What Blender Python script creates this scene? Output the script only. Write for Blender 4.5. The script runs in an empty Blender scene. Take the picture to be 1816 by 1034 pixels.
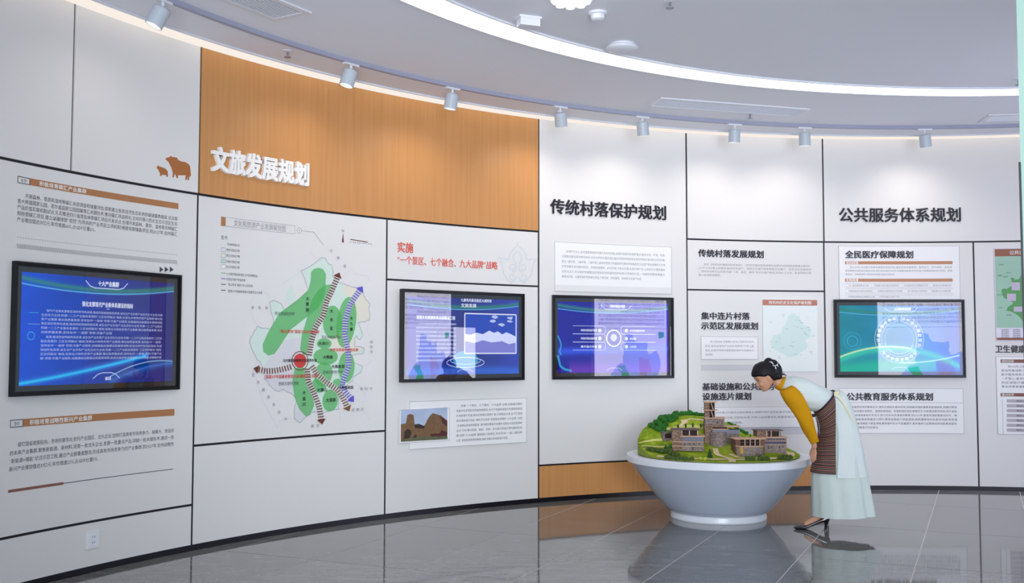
import bpy, bmesh, math, random
from mathutils import Vector, Matrix, noise
random.seed(7)
sc = bpy.context.scene
COL = sc.collection
# ------------------------------------------------------------------ measured room
CX, CY, R = 4.1679, 3.7046, 7.958          # centre and radius of the curved wall
ZT, ZB = 3.952, 0.0466                     # ceiling, top of the skirting
EYE, FPX, PITCH, ROLL = 1.55, 1838.23, 0.0564, 0.0012
# ------------------------------------------------------------------ camera
cam = bpy.data.cameras.new('camera'); cam_o = bpy.data.objects.new('camera', cam); COL.objects.link(cam_o)
cam.sensor_width = 36; cam.lens = FPX/1816*36; cam.clip_start = 0.05; cam.clip_end = 100
cam_o.matrix_world = Matrix.Translation((0, 0, EYE)) @ Matrix.Rotation(math.pi/2+PITCH, 4, 'X') @ Matrix.Rotation(ROLL, 4, 'Z')
sc.camera = cam_o
# ------------------------------------------------------------------ exposure, world
sc.view_settings.view_transform = 'Standard'; sc.view_settings.look = 'None'
sc.view_settings.gamma = 1; sc.view_settings.use_curve_mapping = False
sc.view_settings.exposure = -0.06
sc.cycles.use_denoising = True
sc.cycles.max_bounces = 8; sc.cycles.diffuse_bounces = 4; sc.cycles.glossy_bounces = 4; sc.cycles.transparent_max_bounces = 24
w = bpy.data.worlds.new('world'); sc.world = w; w.use_nodes = True
w.node_tree.nodes['Background'].inputs[0].default_value = (0.62, 0.80, 1.0, 1)
w.node_tree.nodes['Background'].inputs[1].default_value = 0.50

def s2l(c):
    c /= 255.0
    return c/12.92 if c <= 0.04045 else ((c+0.055)/1.055)**2.4
def rgb(c): return (s2l(c[0]), s2l(c[1]), s2l(c[2]), 1)

def area_light(name, loc, target, sx, sy, power, color):
    l = bpy.data.lights.new(name, 'AREA'); l.shape = 'RECTANGLE'; l.size = sx; l.size_y = sy; l.energy = power; l.color = color
    o = bpy.data.objects.new(name, l); COL.objects.link(o); o.location = loc
    o.rotation_euler = (Vector(target)-Vector(loc)).to_track_quat('-Z', 'Y').to_euler()
    return o
# daylight from the glazed side of the hall behind and left of the camera
wl = area_light('daylight_window', (1.0, -3.2, 2.0), (0.5, 10.8, 1.5), 4.0, 2.4, 76, (0.86, 0.92, 1.0)); wl.data.spread = math.radians(46)
# added fill lamp aimed upward to brighten the ceiling, stands for no known source
pl_ = area_light('ceiling_fill', (0.8, -3.0, 0.35), (0.8, 6.0, 3.95), 6.0, 1.2, 132, (0.86, 0.89, 1.0)); pl_.data.spread = math.radians(70)
RING_E, SLOT_E, SPOT_W = 3.4, 1.0, 8.0

# ------------------------------------------------------------------ coordinate helpers
def ray(px, py):
    u, v = px-908.0, py-517.0
    cr, sr = math.cos(ROLL), math.sin(ROLL)
    u, v = u*cr+v*sr, -u*sr+v*cr
    c, s = math.cos(PITCH), math.sin(PITCH)
    return (u/FPX, c+v/FPX*s, s-v/FPX*c)
def at(px, py, Y):                         # point of the plane y = Y
    d = ray(px, py); t = Y/d[1]
    return Vector((d[0]*t, Y, EYE+d[2]*t))
def on_z(px, py, z):
    d = ray(px, py); t = (z-EYE)/d[2]
    return Vector((d[0]*t, d[1]*t, z))
def W(px, py):                             # point of the curved wall -> (arc length, height)
    d = ray(px, py); a = d[0]**2+d[1]**2; b = -(d[0]*CX+d[1]*CY); c = CX*CX+CY*CY-R*R
    t = (-b+math.sqrt(b*b-a*c))/a
    return R*math.atan2(d[0]*t-CX, d[1]*t-CY), EYE+d[2]*t
def wp(s, z, off=0.0):
    th = s/R; r = R-off
    return Vector((CX+r*math.sin(th), CY+r*math.cos(th), z))

# ------------------------------------------------------------------ materials
MATS = {}
def mat(name, color, rough=0.6, metal=0.0, spec=0.5, emit=None, es=1.0, bump=0, bscale=40, vary=0, vscale=3, coat=0, trans=0):
    m = bpy.data.materials.new(name); m.use_nodes = True; nt = m.node_tree
    b = nt.nodes['Principled BSDF']
    b.inputs['Base Color'].default_value = rgb(color); b.inputs['Roughness'].default_value = rough
    b.inputs['Metallic'].default_value = metal; b.inputs['Specular IOR Level'].default_value = spec
    if coat: b.inputs['Coat Weight'].default_value = coat; b.inputs['Coat Roughness'].default_value = 0.05
    if trans: b.inputs['Transmission Weight'].default_value = trans
    if emit:
        b.inputs['Emission Color'].default_value = rgb(emit); b.inputs['Emission Strength'].default_value = es
    if vary or bump:
        tc = nt.nodes.new('ShaderNodeTexCoord')
        if vary:
            n = nt.nodes.new('ShaderNodeTexNoise'); n.inputs['Scale'].default_value = vscale; n.inputs['Detail'].default_value = 5
            nt.links.new(tc.outputs['Object'], n.inputs['Vector'])
            mx = nt.nodes.new('ShaderNodeMix'); mx.data_type = 'RGBA'
            c = rgb(color)
            mx.inputs[6].default_value = tuple(max(0, x*(1-vary)) for x in c[:3])+(1,)
            mx.inputs[7].default_value = tuple(min(1, x*(1+vary)) for x in c[:3])+(1,)
            nt.links.new(n.outputs['Fac'], mx.inputs[0]); nt.links.new(mx.outputs[2], b.inputs['Base Color'])
        if bump:
            n2 = nt.nodes.new('ShaderNodeTexNoise'); n2.inputs['Scale'].default_value = bscale
            nt.links.new(tc.outputs['Object'], n2.inputs['Vector'])
            bp = nt.nodes.new('ShaderNodeBump'); bp.inputs['Strength'].default_value = bump; bp.inputs['Distance'].default_value = 0.01
            nt.links.new(n2.outputs['Fac'], bp.inputs['Height']); nt.links.new(bp.outputs['Normal'], b.inputs['Normal'])
    MATS[name] = m
    return m
def emis(name, color, strength=1.0):
    m = bpy.data.materials.new(name); m.use_nodes = True; nt = m.node_tree; nt.nodes.clear()
    e = nt.nodes.new('ShaderNodeEmission'); o = nt.nodes.new('ShaderNodeOutputMaterial')
    e.inputs[0].default_value = rgb(color); e.inputs[1].default_value = strength
    nt.links.new(e.outputs[0], o.inputs[0]); return m
def veil(name, color, alpha, emission=False):          # translucent ink or light on a print / screen
    m = bpy.data.materials.new(name); m.use_nodes = True; nt = m.node_tree; nt.nodes.clear()
    o = nt.nodes.new('ShaderNodeOutputMaterial'); t = nt.nodes.new('ShaderNodeBsdfTransparent')
    d = nt.nodes.new('ShaderNodeEmission' if emission else 'ShaderNodeBsdfDiffuse'); d.inputs[0].default_value = rgb(color)
    x = nt.nodes.new('ShaderNodeMixShader'); x.inputs[0].default_value = alpha
    nt.links.new(t.outputs[0], x.inputs[1]); nt.links.new(d.outputs[0], x.inputs[2]); nt.links.new(x.outputs[0], o.inputs[0]); return m

M_white = mat('white_panel', (226, 224, 221), 0.45, spec=0.3, vary=0.02, vscale=0.7)
M_gap = mat('joint_black', (14, 13, 20), 0.5)
M_base = mat('skirting_black', (13, 12, 20), 0.28)
M_ceil = mat('ceiling_paint', (236, 236, 242), 0.9, spec=0.1)
M_trimw = mat('white_enamel', (222, 224, 230), 0.4)
M_orange = mat('orange_panel', (222, 160, 98), 0.4, spec=0.3)
M_ink = mat('ink_grey', (86, 84, 96), 0.8, spec=0.1)
M_ink_l = mat('ink_pale', (150, 149, 152), 0.8, spec=0.1)
M_ink_d = mat('ink_dark', (34, 30, 44), 0.7, spec=0.2)
M_line = mat('rule_grey', (170, 168, 170), 0.8, spec=0.1)
M_brown = mat('print_brown', (178, 124, 84), 0.7, spec=0.2)
M_brown_r = mat('print_terracotta', (196, 142, 112), 0.7, spec=0.2)
M_card = mat('card_white', (240, 239, 238), 0.5, spec=0.3)
M_strip = mat('strip_grey', (206, 206, 208), 0.7)
M_print_w = mat('print_white', (244, 242, 238), 0.6)
M_red = mat('letter_red', (226, 92, 70), 0.5)
M_letw = mat('letter_white', (246, 244, 240), 0.45)
M_letk = mat('letter_black', (26, 22, 34), 0.45)
M_motif = mat('motif_grey', (213, 216, 217), 0.8)
M_frame = mat('tv_frame_black', (8, 8, 12), 0.3, spec=0.35)
M_led = emis('ring_diffuser', (255, 252, 255), RING_E)
M_slot = emis('slot_diffuser', (255, 244, 234), SLOT_E)

# subtle vertical grain on the orange boards
def grain(m, ca, cb):
    nt = m.node_tree; b = nt.nodes['Principled BSDF']; g = nt.nodes.new('ShaderNodeTexCoord')
    mp = nt.nodes.new('ShaderNodeMapping'); mp.inputs['Scale'].default_value = (14, 14, 0.35)
    n = nt.nodes.new('ShaderNodeTexNoise'); n.inputs['Scale'].default_value = 2.2; n.inputs['Detail'].default_value = 4
    r = nt.nodes.new('ShaderNodeValToRGB'); r.color_ramp.elements[0].position = 0.3; r.color_ramp.elements[1].position = 0.7
    r.color_ramp.elements[0].color = rgb(ca); r.color_ramp.elements[1].color = rgb(cb)
    nt.links.new(g.outputs['Object'], mp.inputs[0]); nt.links.new(mp.outputs[0], n.inputs['Vector'])
    nt.links.new(n.outputs['Fac'], r.inputs[0]); nt.links.new(r.outputs[0], b.inputs['Base Color'])
grain(M_orange, (196, 138, 82), (205, 148, 93))

# ------------------------------------------------------------------ object helpers
ORG = {}
def props(o, label=None, cat=None, group=None, kind=None):
    if label: o['label'] = label
    if cat: o['category'] = cat
    if group: o['group'] = group
    if kind: o['kind'] = kind
    return o
def empty(name, loc, label, cat, group=None):
    o = bpy.data.objects.new(name, None); COL.objects.link(o); o.location = loc; o.empty_display_size = 0.1
    ORG[o.name] = Vector(loc); return props(o, label, cat, group)
def mk(name, verts, faces, m, parent=None, smooth=False, loc=None, uvs=None):
    org = ORG[parent.name] if parent else (Vector(loc) if loc is not None else Vector((0, 0, 0)))
    me = bpy.data.meshes.new(name)
    me.from_pydata([tuple(Vector(v)-org) for v in verts], [], faces)
    if uvs:
        uvl = me.uv_layers.new(name='uv')
        for l in me.loops: uvl.data[l.index].uv = uvs[l.vertex_index]
    if smooth:
        for p in me.polygons: p.use_smooth = True
    me.update()
    o = bpy.data.objects.new(name, me); COL.objects.link(o)
    for mm in (m if isinstance(m, (list, tuple)) else [m]): me.materials.append(mm)
    if parent: o.parent = parent
    else: o.location = org
    ORG[o.name] = org
    return o
class G:                                    # geometry collector
    def __init__(s): s.v = []; s.f = []
    def add(s, v, f):
        n = len(s.v); s.v += [Vector(x) for x in v]; s.f += [tuple(i+n for i in q) for q in f]; return s
    def box(s, c, d, M=None):
        c = Vector(c); x, y, z = d[0]/2, d[1]/2, d[2]/2
        P = [Vector((a*x, b*y, e*z)) for a in (-1, 1) for b in (-1, 1) for e in (-1, 1)]
        if M: P = [M @ p for p in P]
        return s.add([c+p for p in P], [(0, 1, 3, 2), (4, 6, 7, 5), (0, 4, 5, 1), (2, 3, 7, 6), (0, 2, 6, 4), (1, 5, 7, 3)])
    def lathe(s, c, prof, n=48, M=None, caps=True):
        V = []; c = Vector(c)
        for r, z in prof:
            for k in range(n):
                a = 2*math.pi*k/n; p = Vector((r*math.cos(a), r*math.sin(a), z))
                V.append(c+(M @ p if M else p))
        F = []
        for i in range(len(prof)-1):
            for k in range(n):
                k2 = (k+1) % n; F.append((i*n+k, i*n+k2, (i+1)*n+k2, (i+1)*n+k))
        if caps: F += [tuple(range(n))[::-1], tuple(range((len(prof)-1)*n, len(prof)*n))]
        return s.add(V, F)
    def tube(s, pts, r, n=8):
        pts = [Vector(p) for p in pts]; V = []; F = []
        rr = r if isinstance(r, (list, tuple)) else [r]*len(pts)
        for i, p in enumerate(pts):
            t = (pts[min(i+1, len(pts)-1)]-pts[max(i-1, 0)]).normalized()
            a = t.orthogonal().normalized() if i == 0 else (a-t*a.dot(t)).normalized()
            b = t.cross(a)
            for k in range(n):
                q = 2*math.pi*k/n; V.append(p+(a*math.cos(q)+b*math.sin(q))*rr[i])
        for i in range(len(pts)-1):
            for k in range(n):
                k2 = (k+1) % n; F.append((i*n+k, i*n+k2, (i+1)*n+k2, (i+1)*n+k))
        F += [tuple(range(n))[::-1], tuple(range((len(pts)-1)*n, len(pts)*n))]
        return s.add(V, F)
    def mk(s, name, m, parent=None, **k): return mk(name, s.v, s.f, m, parent, **k)

def seg(a, b, step=0.12):
    n = max(1, int(math.ceil(abs(b-a)/step))); return [a+(b-a)*i/n for i in range(n+1)]
def wbox(g, s0, s1, z0, z1, o0, o1, step=0.12):        # curved slab on the wall, o1 = face towards the room
    S = seg(s0, s1, step); V = []; F = []
    for s in S: V += [wp(s, z0, o0), wp(s, z1, o0), wp(s, z1, o1), wp(s, z0, o1)]
    for i in range(len(S)-1):
        a, b = i*4, i*4+4
        for k in range(4):
            k2 = (k+1) % 4; F.append((a+k, b+k, b+k2, a+k2))
    n = (len(S)-1)*4; F += [(0, 1, 2, 3), (n+3, n+2, n+1, n)]
    return g.add(V, F)
def wquad(g, s0, s1, z0, z1, off):                     # flat print
    S = seg(s0, s1); V = []; F = []
    for s in S: V += [wp(s, z0, off), wp(s, z1, off)]
    for i in range(len(S)-1): a = i*2; F.append((a, a+2, a+3, a+1))
    return g.add(V, F)
def wframe(g, s0, s1, z0, z1, t, off):
    for q in ((s0, s1, z0, z0+t), (s0, s1, z1-t, z1), (s0, s0+t, z0, z1), (s1-t, s1, z0, z1)): wquad(g, *q, off)
    return g
def clip(poly, s, keep_right):
    out = []
    for i in range(len(poly)):
        a, b = poly[i], poly[(i+1) % len(poly)]
        ia, ib = (a[0] >= s) == keep_right or a[0] == s, (b[0] >= s) == keep_right or b[0] == s
        if ia: out.append(a)
        if ia != ib:
            t = (s-a[0])/(b[0]-a[0]); out.append((s, a[1]+(b[1]-a[1])*t))
    return out
def tri2d(poly):                                        # triangulate a polygon via mathutils
    from mathutils.geometry import tessellate_polygon
    return tessellate_polygon([[Vector((p[0], p[1], 0)) for p in poly]])
def wpoly(g, poly, off, step=0.12):
    tris = [[poly[i] for i in t] for t in tri2d(poly)]
    for T in tris:
        lo, hi = min(p[0] for p in T), max(p[0] for p in T)
        a = math.floor(lo/step)*step
        while a < hi:
            q = clip(clip(T, a, True), a+step, False)
            if len(q) >= 3: g.add([wp(p[0], p[1], off) for p in q], [tuple(range(len(q)))])
            a += step
    return g
def wribbon(g, pts, wd, off):
    for (a, b) in zip(pts[:-1], pts[1:]):
        dx, dz = b[0]-a[0], b[1]-a[1]; L = math.hypot(dx, dz) or 1e-6; nx, nz = -dz/L*wd/2, dx/L*wd/2
        n = max(1, int(abs(dx)/0.12)+1)
        for i in range(n):
            p = (a[0]+dx*i/n, a[1]+dz*i/n); q = (a[0]+dx*(i+1)/n, a[1]+dz*(i+1)/n)
            g.add([wp(p[0]+nx, p[1]+nz, off), wp(p[0]-nx, p[1]-nz, off), wp(q[0]-nx, q[1]-nz, off), wp(q[0]+nx, q[1]+nz, off)], [(0, 1, 2, 3)])
    return g

# ------------------------------------------------------------------ writing
GL = {}
def glyph(ch, off):
    k = (ch, off)
    if k in GL: return GL[k]
    c = bpy.data.curves.new('g', 'FONT'); c.body = ch; c.resolution_u = 2 if off >= 0.012 else 1; c.size = 1; c.fill_mode = 'FRONT'
    o = bpy.data.objects.new('g', c); COL.objects.link(o)
    me = o.evaluated_get(bpy.context.evaluated_depsgraph_get()).to_mesh()
    v = [(a.co.x, a.co.y) for a in me.vertices]; f = [tuple(p.vertices) for p in me.polygons]
    adv = 1.0 if ord(ch) > 0x2e80 else (0.3 if ch == ' ' else (max(p[0] for p in v)+0.06 if v else 0.3))
    if ch in '“”': adv = 0.45
    bpy.data.objects.remove(o); bpy.data.curves.remove(c)
    GL[k] = (v, f, adv); return GL[k]
def text_geo(g, body, s0, s1, zc, em, P, off=0.0, thick=0.0, xs=None, bold=0.0, gap=0.0):
    """lay a line from s0 to s1 with its characters centred on zc; P(s, z, depth) maps to space"""
    adv = [glyph(c, bold)[2]+gap for c in body]; tot = sum(adv)
    if xs is None: xs = (s1-s0)/tot
    x = s0; zb = zc-0.38*em
    for c, a in zip(body, adv):
        v, f, _ = glyph(c, bold)
        if f:
            n = len(v); D = [(0, 0)] if bold < .008 else [(-bold, -bold), (bold, -bold), (bold, bold), (-bold, bold)]
            cnt = {}
            for q in f:
                for i in range(len(q)): cnt[(q[i], q[(i+1) % len(q)])] = 1
            rim = [e for e in cnt if (e[1], e[0]) not in cnt]
            for di, (bx_, by_) in enumerate(D):
                o2 = off+thick+di*.00006
                V = [P(x+(p[0]+bx_)*xs, zb+(p[1]+by_)*em, o2) for p in v]; F = list(f)
                if thick:
                    V += [P(x+(p[0]+bx_)*xs, zb+(p[1]+by_)*em, off) for p in v]
                    F += [(j, i, i+n, j+n) for (i, j) in rim]
                g.add(V, F)
        x += a*xs
    return xs
def wtext(name, lines, m, parent, off=0.0016, bold=0.0):
    nm = 'printed_line' if len(lines) > 1 else name
    for (body, s0, s1, zc, em) in lines:
        g = G(); text_geo(g, body, s0, s1, zc, em, wp, off, 0, bold=bold); o = g.mk(nm, m, parent)
    return o
def para(rows, pl, pr, em, indent=2):
    """rows of text; pl = px of the middle of the first row at its left margin, pr = px of the last row at the right margin"""
    s0, z0 = W(*pl); s1, z1 = W(*pr); out = []; wid = s1-s0; n = len(rows)
    xs = wid/max(sum(glyph(c, 0)[2] for c in r) for r in rows[1:max(2, n-1)])
    for i, r in enumerate(rows):
        z = z0+(z1-z0)*i/max(1, n-1); a = s0+(indent*xs if i == 0 else 0)
        nat = sum(glyph(c, 0)[2] for c in r)*xs
        e = s1 if i < n-1 else min(s1, a+nat)
        out.append((r, a, e, z, em))
    return out
def lettering(name, body, pl, pr, em, m, label, thick=0.02, bold=0.018, group=None, back=0.0):
    """free-standing characters fixed to the wall, one mesh for each"""
    s0, z0 = W(*pl); s1, z1 = W(*pr); zc = (z0+z1)/2
    r = empty(name, wp((s0+s1)/2, zc, back), label, 'lettering', group)
    adv = [glyph(c, bold)[2] for c in body]; xs = (s1-s0)/sum(adv); x = s0
    for c, a in zip(body, adv):
        g = G(); text_geo(g, c, x, x+a*xs, zc, em, wp, back+0.002, thick, xs=xs, bold=bold)
        g.mk('character', m, r); x += a*xs
    return r

# ================================================================== STRUCTURE
S0, S1 = -12.2, 5.2
g = G(); wbox(g, S0, S1, 0, ZT, -0.12, -0.0035)
wall = g.mk('wall_curved', M_gap); props(wall, 'tall curved exhibition wall of white and orange panels with black joints', 'wall', kind='structure')
g = G(); wbox(g, S0, S1, 0, ZB, -0.0034, -0.002)
props(g.mk('baseboard_curved', M_base), 'thin black skirting along the foot of the curved wall', 'baseboard', kind='structure')
M_tan = mat('banner_tan', (196, 150, 132), 0.6)
zA, zB, zC, zD = 2.770, 2.208, 0.805, 0.365
U = 0.010
panels = {}
plist = [('far_low', -12.2, -9.85, ZB, .35, 0, M_white), ('far_mid', -12.2, -9.85, .35, zA, 0, M_white), ('far_top', -12.2, -9.85, zA, ZT, U, M_white),
 ('p1_top_a', -9.85, -9.02, zA, ZT, U, M_white), ('p1_top_b', -9.02, -7.85, zA, ZT, U, M_white), ('p1', -9.85, -7.85, .352, zA, 0, M_white), ('p1_low', -9.85, -7.85, ZB, .352, 0, M_white),
 ('orange', -7.85, -4.07, zA, ZT, U, M_orange), ('p2', -7.85, -5.845, zC, zA, 0, M_white), ('p2_low', -7.85, -5.845, ZB, zC, 0, M_white),
 ('p3_top', -5.845, -4.07, zB-.004, zA, 0, M_white), ('p3', -5.845, -4.07, ZB, zB-.004, 0, M_white),
 ('p4', -4.07, -2.28, .375, ZT, 0.004, M_white), ('plinth_orange', -4.07, -.655, ZB, .375, 0, M_orange),
 ('p5_top', -2.28, -.655, zA, ZT, U, M_white), ('p5_mid', -2.28, -.655, zB+.005, zA, 0, M_white), ('p5', -2.28, -.655, .375, zB+.005, 0, M_white),
 ('p6_top', -.655, 3.35, zA, ZT, U, M_white), ('p6', -.655, 1.017, ZB, zA, 0, M_white), ('p7', 1.017, 3.35, ZB, zA, 0, M_white),
 ('p9', 3.35, 3.72, ZB, ZT, 0, M_tan), ('p10', 3.72, 5.2, ZB, ZT, 0, M_white)]
hg = 0.009
for (n, a, b, z0, z1, off, m) in plist:
    g = G(); lo = z0 if z0 == ZB else z0+hg; hi = z1 if z1 == ZT else z1-hg
    if n == 'p6_top': lo -= 0
    wbox(g, a+hg, b-hg, lo, hi, -0.003, off)
    o = g.mk('wall_panel', m, wall); panels[n] = o
    if m is M_orange: o['label'] = 'orange wood-toned wall panel'

# ceiling: full disc over the hall
n = 128; g = G()
V = [(CX, CY, ZT)]+[(CX+(R+.12)*math.cos(2*math.pi*k/n), CY+(R+.12)*math.sin(2*math.pi*k/n), ZT) for k in range(n)]
V += [(v[0], v[1], ZT+0.15) for v in V]
F = [(0, 1+(k+1) % n, 1+k) for k in range(n)]+[(n+1, n+2+k, n+2+(k+1) % n) for k in range(n)]
F += [(1+k, 1+(k+1) % n, n+2+(k+1) % n, n+2+k) for k in range(n)]
ceil = props(mk('ceiling', V, F, M_ceil), 'smooth pale blue-grey ceiling over the exhibition hall', 'ceiling', kind='structure')

# floor: grout bed and polished tiles
M_grout = mat('grout', (226, 224, 218), 0.6)
M_tile = mat('floor_tile', (92, 93, 92), 0.05, spec=0.58)
nt = M_tile.node_tree; b = nt.nodes['Principled BSDF']
tc = nt.nodes.new('ShaderNodeNewGeometry'); mp = nt.nodes.new('ShaderNodeMapping'); mp.inputs['Rotation'].default_value = (0, 0, 0.4); mp.inputs['Scale'].default_value = (1, 3.0, 1)
n1 = nt.nodes.new('ShaderNodeTexNoise'); n1.inputs['Scale'].default_value = 3.5; n1.inputs['Detail'].default_value = 9; n1.inputs['Roughness'].default_value = 0.65
oi = nt.nodes.new('ShaderNodeObjectInfo'); ad = nt.nodes.new('ShaderNodeMath'); ad.operation = 'MULTIPLY_ADD'; ad.inputs[1].default_value = 0.10
rp = nt.nodes.new('ShaderNodeValToRGB'); rp.color_ramp.elements[0].position = 0.3; rp.color_ramp.elements[1].position = 0.78
rp.color_ramp.elements[0].color = rgb((92, 92, 90)); rp.color_ramp.elements[1].color = rgb((134, 134, 131))
nt.links.new(tc.outputs['Position'], mp.inputs[0]); nt.links.new(mp.outputs[0], n1.inputs['Vector'])
nt.links.new(oi.outputs['Random'], ad.inputs[0]); nt.links.new(n1.outputs['Fac'], ad.inputs[2]); nt.links.new(ad.outputs[0], rp.inputs[0]); nt.links.new(rp.outputs[0], b.inputs['Base Color'])
n = 96
V = [(CX+(R+.1)*math.cos(2*math.pi*k/n), CY+(R+.1)*math.sin(2*math.pi*k/n), -0.0012) for k in range(n)]
V += [(v[0], v[1], -0.10) for v in V]
F = [tuple(range(n)), tuple(range(2*n-1, n-1, -1))]+[(k, n+k, n+(k+1) % n, (k+1) % n) for k in range(n)]
floor = props(mk('floor', V, F, M_grout), 'glossy dark grey stone-tiled floor with pale grout lines', 'floor', kind='structure')
ua = Vector((0.413, 0.9107)); na = Vector((0.9107, -0.413))
N0, NS, M0, MS, gr = -2.10, 0.812, 6.46, 1.612, 0.0038
circle = [Vector((CX+(R-.002)*math.cos(2*math.pi*k/96), CY+(R-.002)*math.sin(2*math.pi*k/96))) for k in range(96)]
def clip_circle(poly):
    for k in range(96):
        a, b2 = circle[k], circle[(k+1) % 96]; e = b2-a; out = []
        ins = lambda p: e.x*(p.y-a.y)-e.y*(p.x-a.x) >= 0
        for i in range(len(poly)):
            p, q = poly[i], poly[(i+1) % len(poly)]; ip, iq = ins(p), ins(q)
            if ip: out.append(p)
            if ip != iq:
                dp = e.x*(p.y-a.y)-e.y*(p.x-a.x); dq = e.x*(q.y-a.y)-e.y*(q.x-a.x); out.append(p+(q-p)*(dp/(dp-dq)))
        poly = out
        if len(poly) < 3: return []
    return poly
def tile_mesh(poly):
    n = len(poly); V = [(p.x, p.y, 0.0) for p in poly]+[(p.x, p.y, -0.010) for p in poly]
    me = bpy.data.meshes.new('tile'); me.from_pydata(V, [], [tuple(range(n)), ]+[(k, n+k, n+(k+1) % n, (k+1) % n) for k in range(n)]); me.materials.append(M_tile); return me
base_rect = [na*(-NS/2+gr)+ua*(-MS/2+gr), na*(NS/2-gr)+ua*(-MS/2+gr), na*(NS/2-gr)+ua*(MS/2-gr), na*(-NS/2+gr)+ua*(MS/2-gr)]
shared = tile_mesh(base_rect)
for i in range(-14, 18):
    for j in range(-12, 12):
        c = na*(N0+(i+.5)*NS)+ua*(M0+(j+.5)*MS); poly = [c+p for p in base_rect]
        q = clip_circle(poly)
        if not q: continue
        cc = sum(q, Vector((0, 0)))/len(q)
        if cc.y < 3.0: continue
        whole = len(q) == 4 and all((a-b3).length < 1e-6 for a, b3 in zip(q, poly))
        me = shared if whole else tile_mesh([p-c for p in q])
        o = bpy.data.objects.new('floor_tile', me); COL.objects.link(o); o.location = (c.x, c.y, 0.0005); o.parent = floor

# ================================================================== CEILING LIGHTS AND FITTINGS
def annulus(g, r0, r1, a0, a1, z0, z1, n):
    V = []; F = []
    for k in range(n+1):
        a = a0+(a1-a0)*k/n; s_, c_ = math.sin(a), math.cos(a)
        V += [(CX+r0*s_, CY+r0*c_, z0), (CX+r1*s_, CY+r1*c_, z0), (CX+r1*s_, CY+r1*c_, z1), (CX+r0*s_, CY+r0*c_, z1)]
    for k in range(n):
        a, b_ = k*4, k*4+4
        for i in range(4): i2 = (i+1) % 4; F.append((a+i, b_+i, b_+i2, a+i2))
    return g.add(V, F)
r = empty('ring_light', (CX, CY, ZT), 'broad white glowing ring light curving across the ceiling', 'ceiling light')
annulus(G(), 5.660, 5.912, 0, 2*math.pi, ZT-0.012, ZT-0.001, 160).mk('diffuser', M_led, r)
gg = G(); annulus(gg, 5.645, 5.660, 0, 2*math.pi, ZT-0.016, ZT, 160); annulus(gg, 5.912, 5.927, 0, 2*math.pi, ZT-0.016, ZT, 160); gg.mk('rim', M_trimw, r)
r = empty('cove_light', wp(-4, ZT, 0.1), 'warm white light strip running along the top of the curved wall', 'ceiling light')
annulus(G(), R-0.190, R-0.012, S0/R, S1/R, ZT-0.010, ZT-0.001, 120).mk('diffuser', M_slot, r)
annulus(G(), R-0.202, R-0.190, S0/R, S1/R, ZT-0.016, ZT, 120).mk('rim', M_trimw, r)
trk = empty('light_track', wp(-4, ZT, 0.69), 'slim white curved lighting track carrying the spotlights', 'light track')
annulus(G(), 7.262, 7.300, -1.35, 0.55, ZT-0.034, ZT, 90).mk('rail', mat('track_grey', (160, 162, 182), .5), trk)

def spotlight(th, lean, label, power):
    c = Vector((CX+7.281*math.sin(th), CY+7.281*math.cos(th), ZT))
    r = empty('track_spotlight', c, label, 'spotlight', 'spotlights along the ceiling track')
    out = Vector((math.sin(th), math.cos(th), 0)); tan = Vector((math.cos(th), -math.sin(th), 0))
    Mb = Matrix((tan, out, Vector((0, 0, 1)))).transposed()
    g = G(); g.box(c+Vector((0, 0, -.042)), (0.15, 0.034, 0.018), Mb); g.mk('adapter', M_trimw, r)
    g = G(); g.tube([c+Vector((0, 0, -.045)), c+Vector((0, 0, -.085))], 0.011, 10)
    g.tube([c+Vector((0, 0, -.085))+tan*-.03, c+Vector((0, 0, -.085))+tan*.03], 0.008, 8); g.mk('stem', M_trimw, r)
    d = (Vector((0, 0, -1))+out*lean[0]+tan*lean[1]).normalized()
    q = Vector((0, 0, -1)).rotation_difference(d).to_matrix()
    top = c+Vector((0, 0, -.088)); g = G()
    g.lathe(top, [(.030, 0), (.052, -.004), (.060, -.012), (.060, -.140), (.054, -.140), (.050, -.110)], 28, q); g.mk('housing', M_spot, r, smooth=False)
    g = G(); g.lathe(top, [(.049, -.112), (.049, -.118)], 20, q); g.mk('lens', M_lens, r)
    l = bpy.data.lights.new('spot_beam', 'SPOT'); l.energy = power; l.spot_size = 2.2; l.spot_blend = 1.0; l.color = (1.0, 0.90, 0.80); l.shadow_soft_size = 0.04
    o = bpy.data.objects.new('spot_beam', l); COL.objects.link(o); o.parent = r
    o.location = top+q @ Vector((0, 0, -.16))-c; o.rotation_euler = ((out*0.9+Vector((0, 0, -1.6)))).to_track_quat('-Z', 'Y').to_euler()
M_spot = mat('spot_housing', (188, 198, 206), 0.4)
M_lens = emis('spot_lens', (255, 244, 230), 4.0)
SL = [(-1.115, (.35, -.3), 'spotlight at the far left, cut off by the top edge of the photo'), (-.857, (.15, -.25), 'spotlight above the left half of the orange panel'),
 (-.703, (.15, -.1), 'spotlight above the middle of the orange panel'), (-.533, (.25, .25), 'spotlight above the joint between the orange and the white panels'),
 (-.402, (.1, .15), 'spotlight left of the flush ceiling panel, above the village protection title'), (-.255, (.1, 0), 'spotlight below the flush ceiling panel, beside its sprinkler'),
 (-.146, (.1, .05), 'spotlight above the joint left of the public services title'), (.034, (.2, .15), 'spotlight at the far right above the public services title')]
for (th, lean, lab), pw in zip(SL, (4, 11, 14, 16, 16, 14, 14, 15)): spotlight(th, lean, 'white cylinder '+lab, pw)

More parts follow.
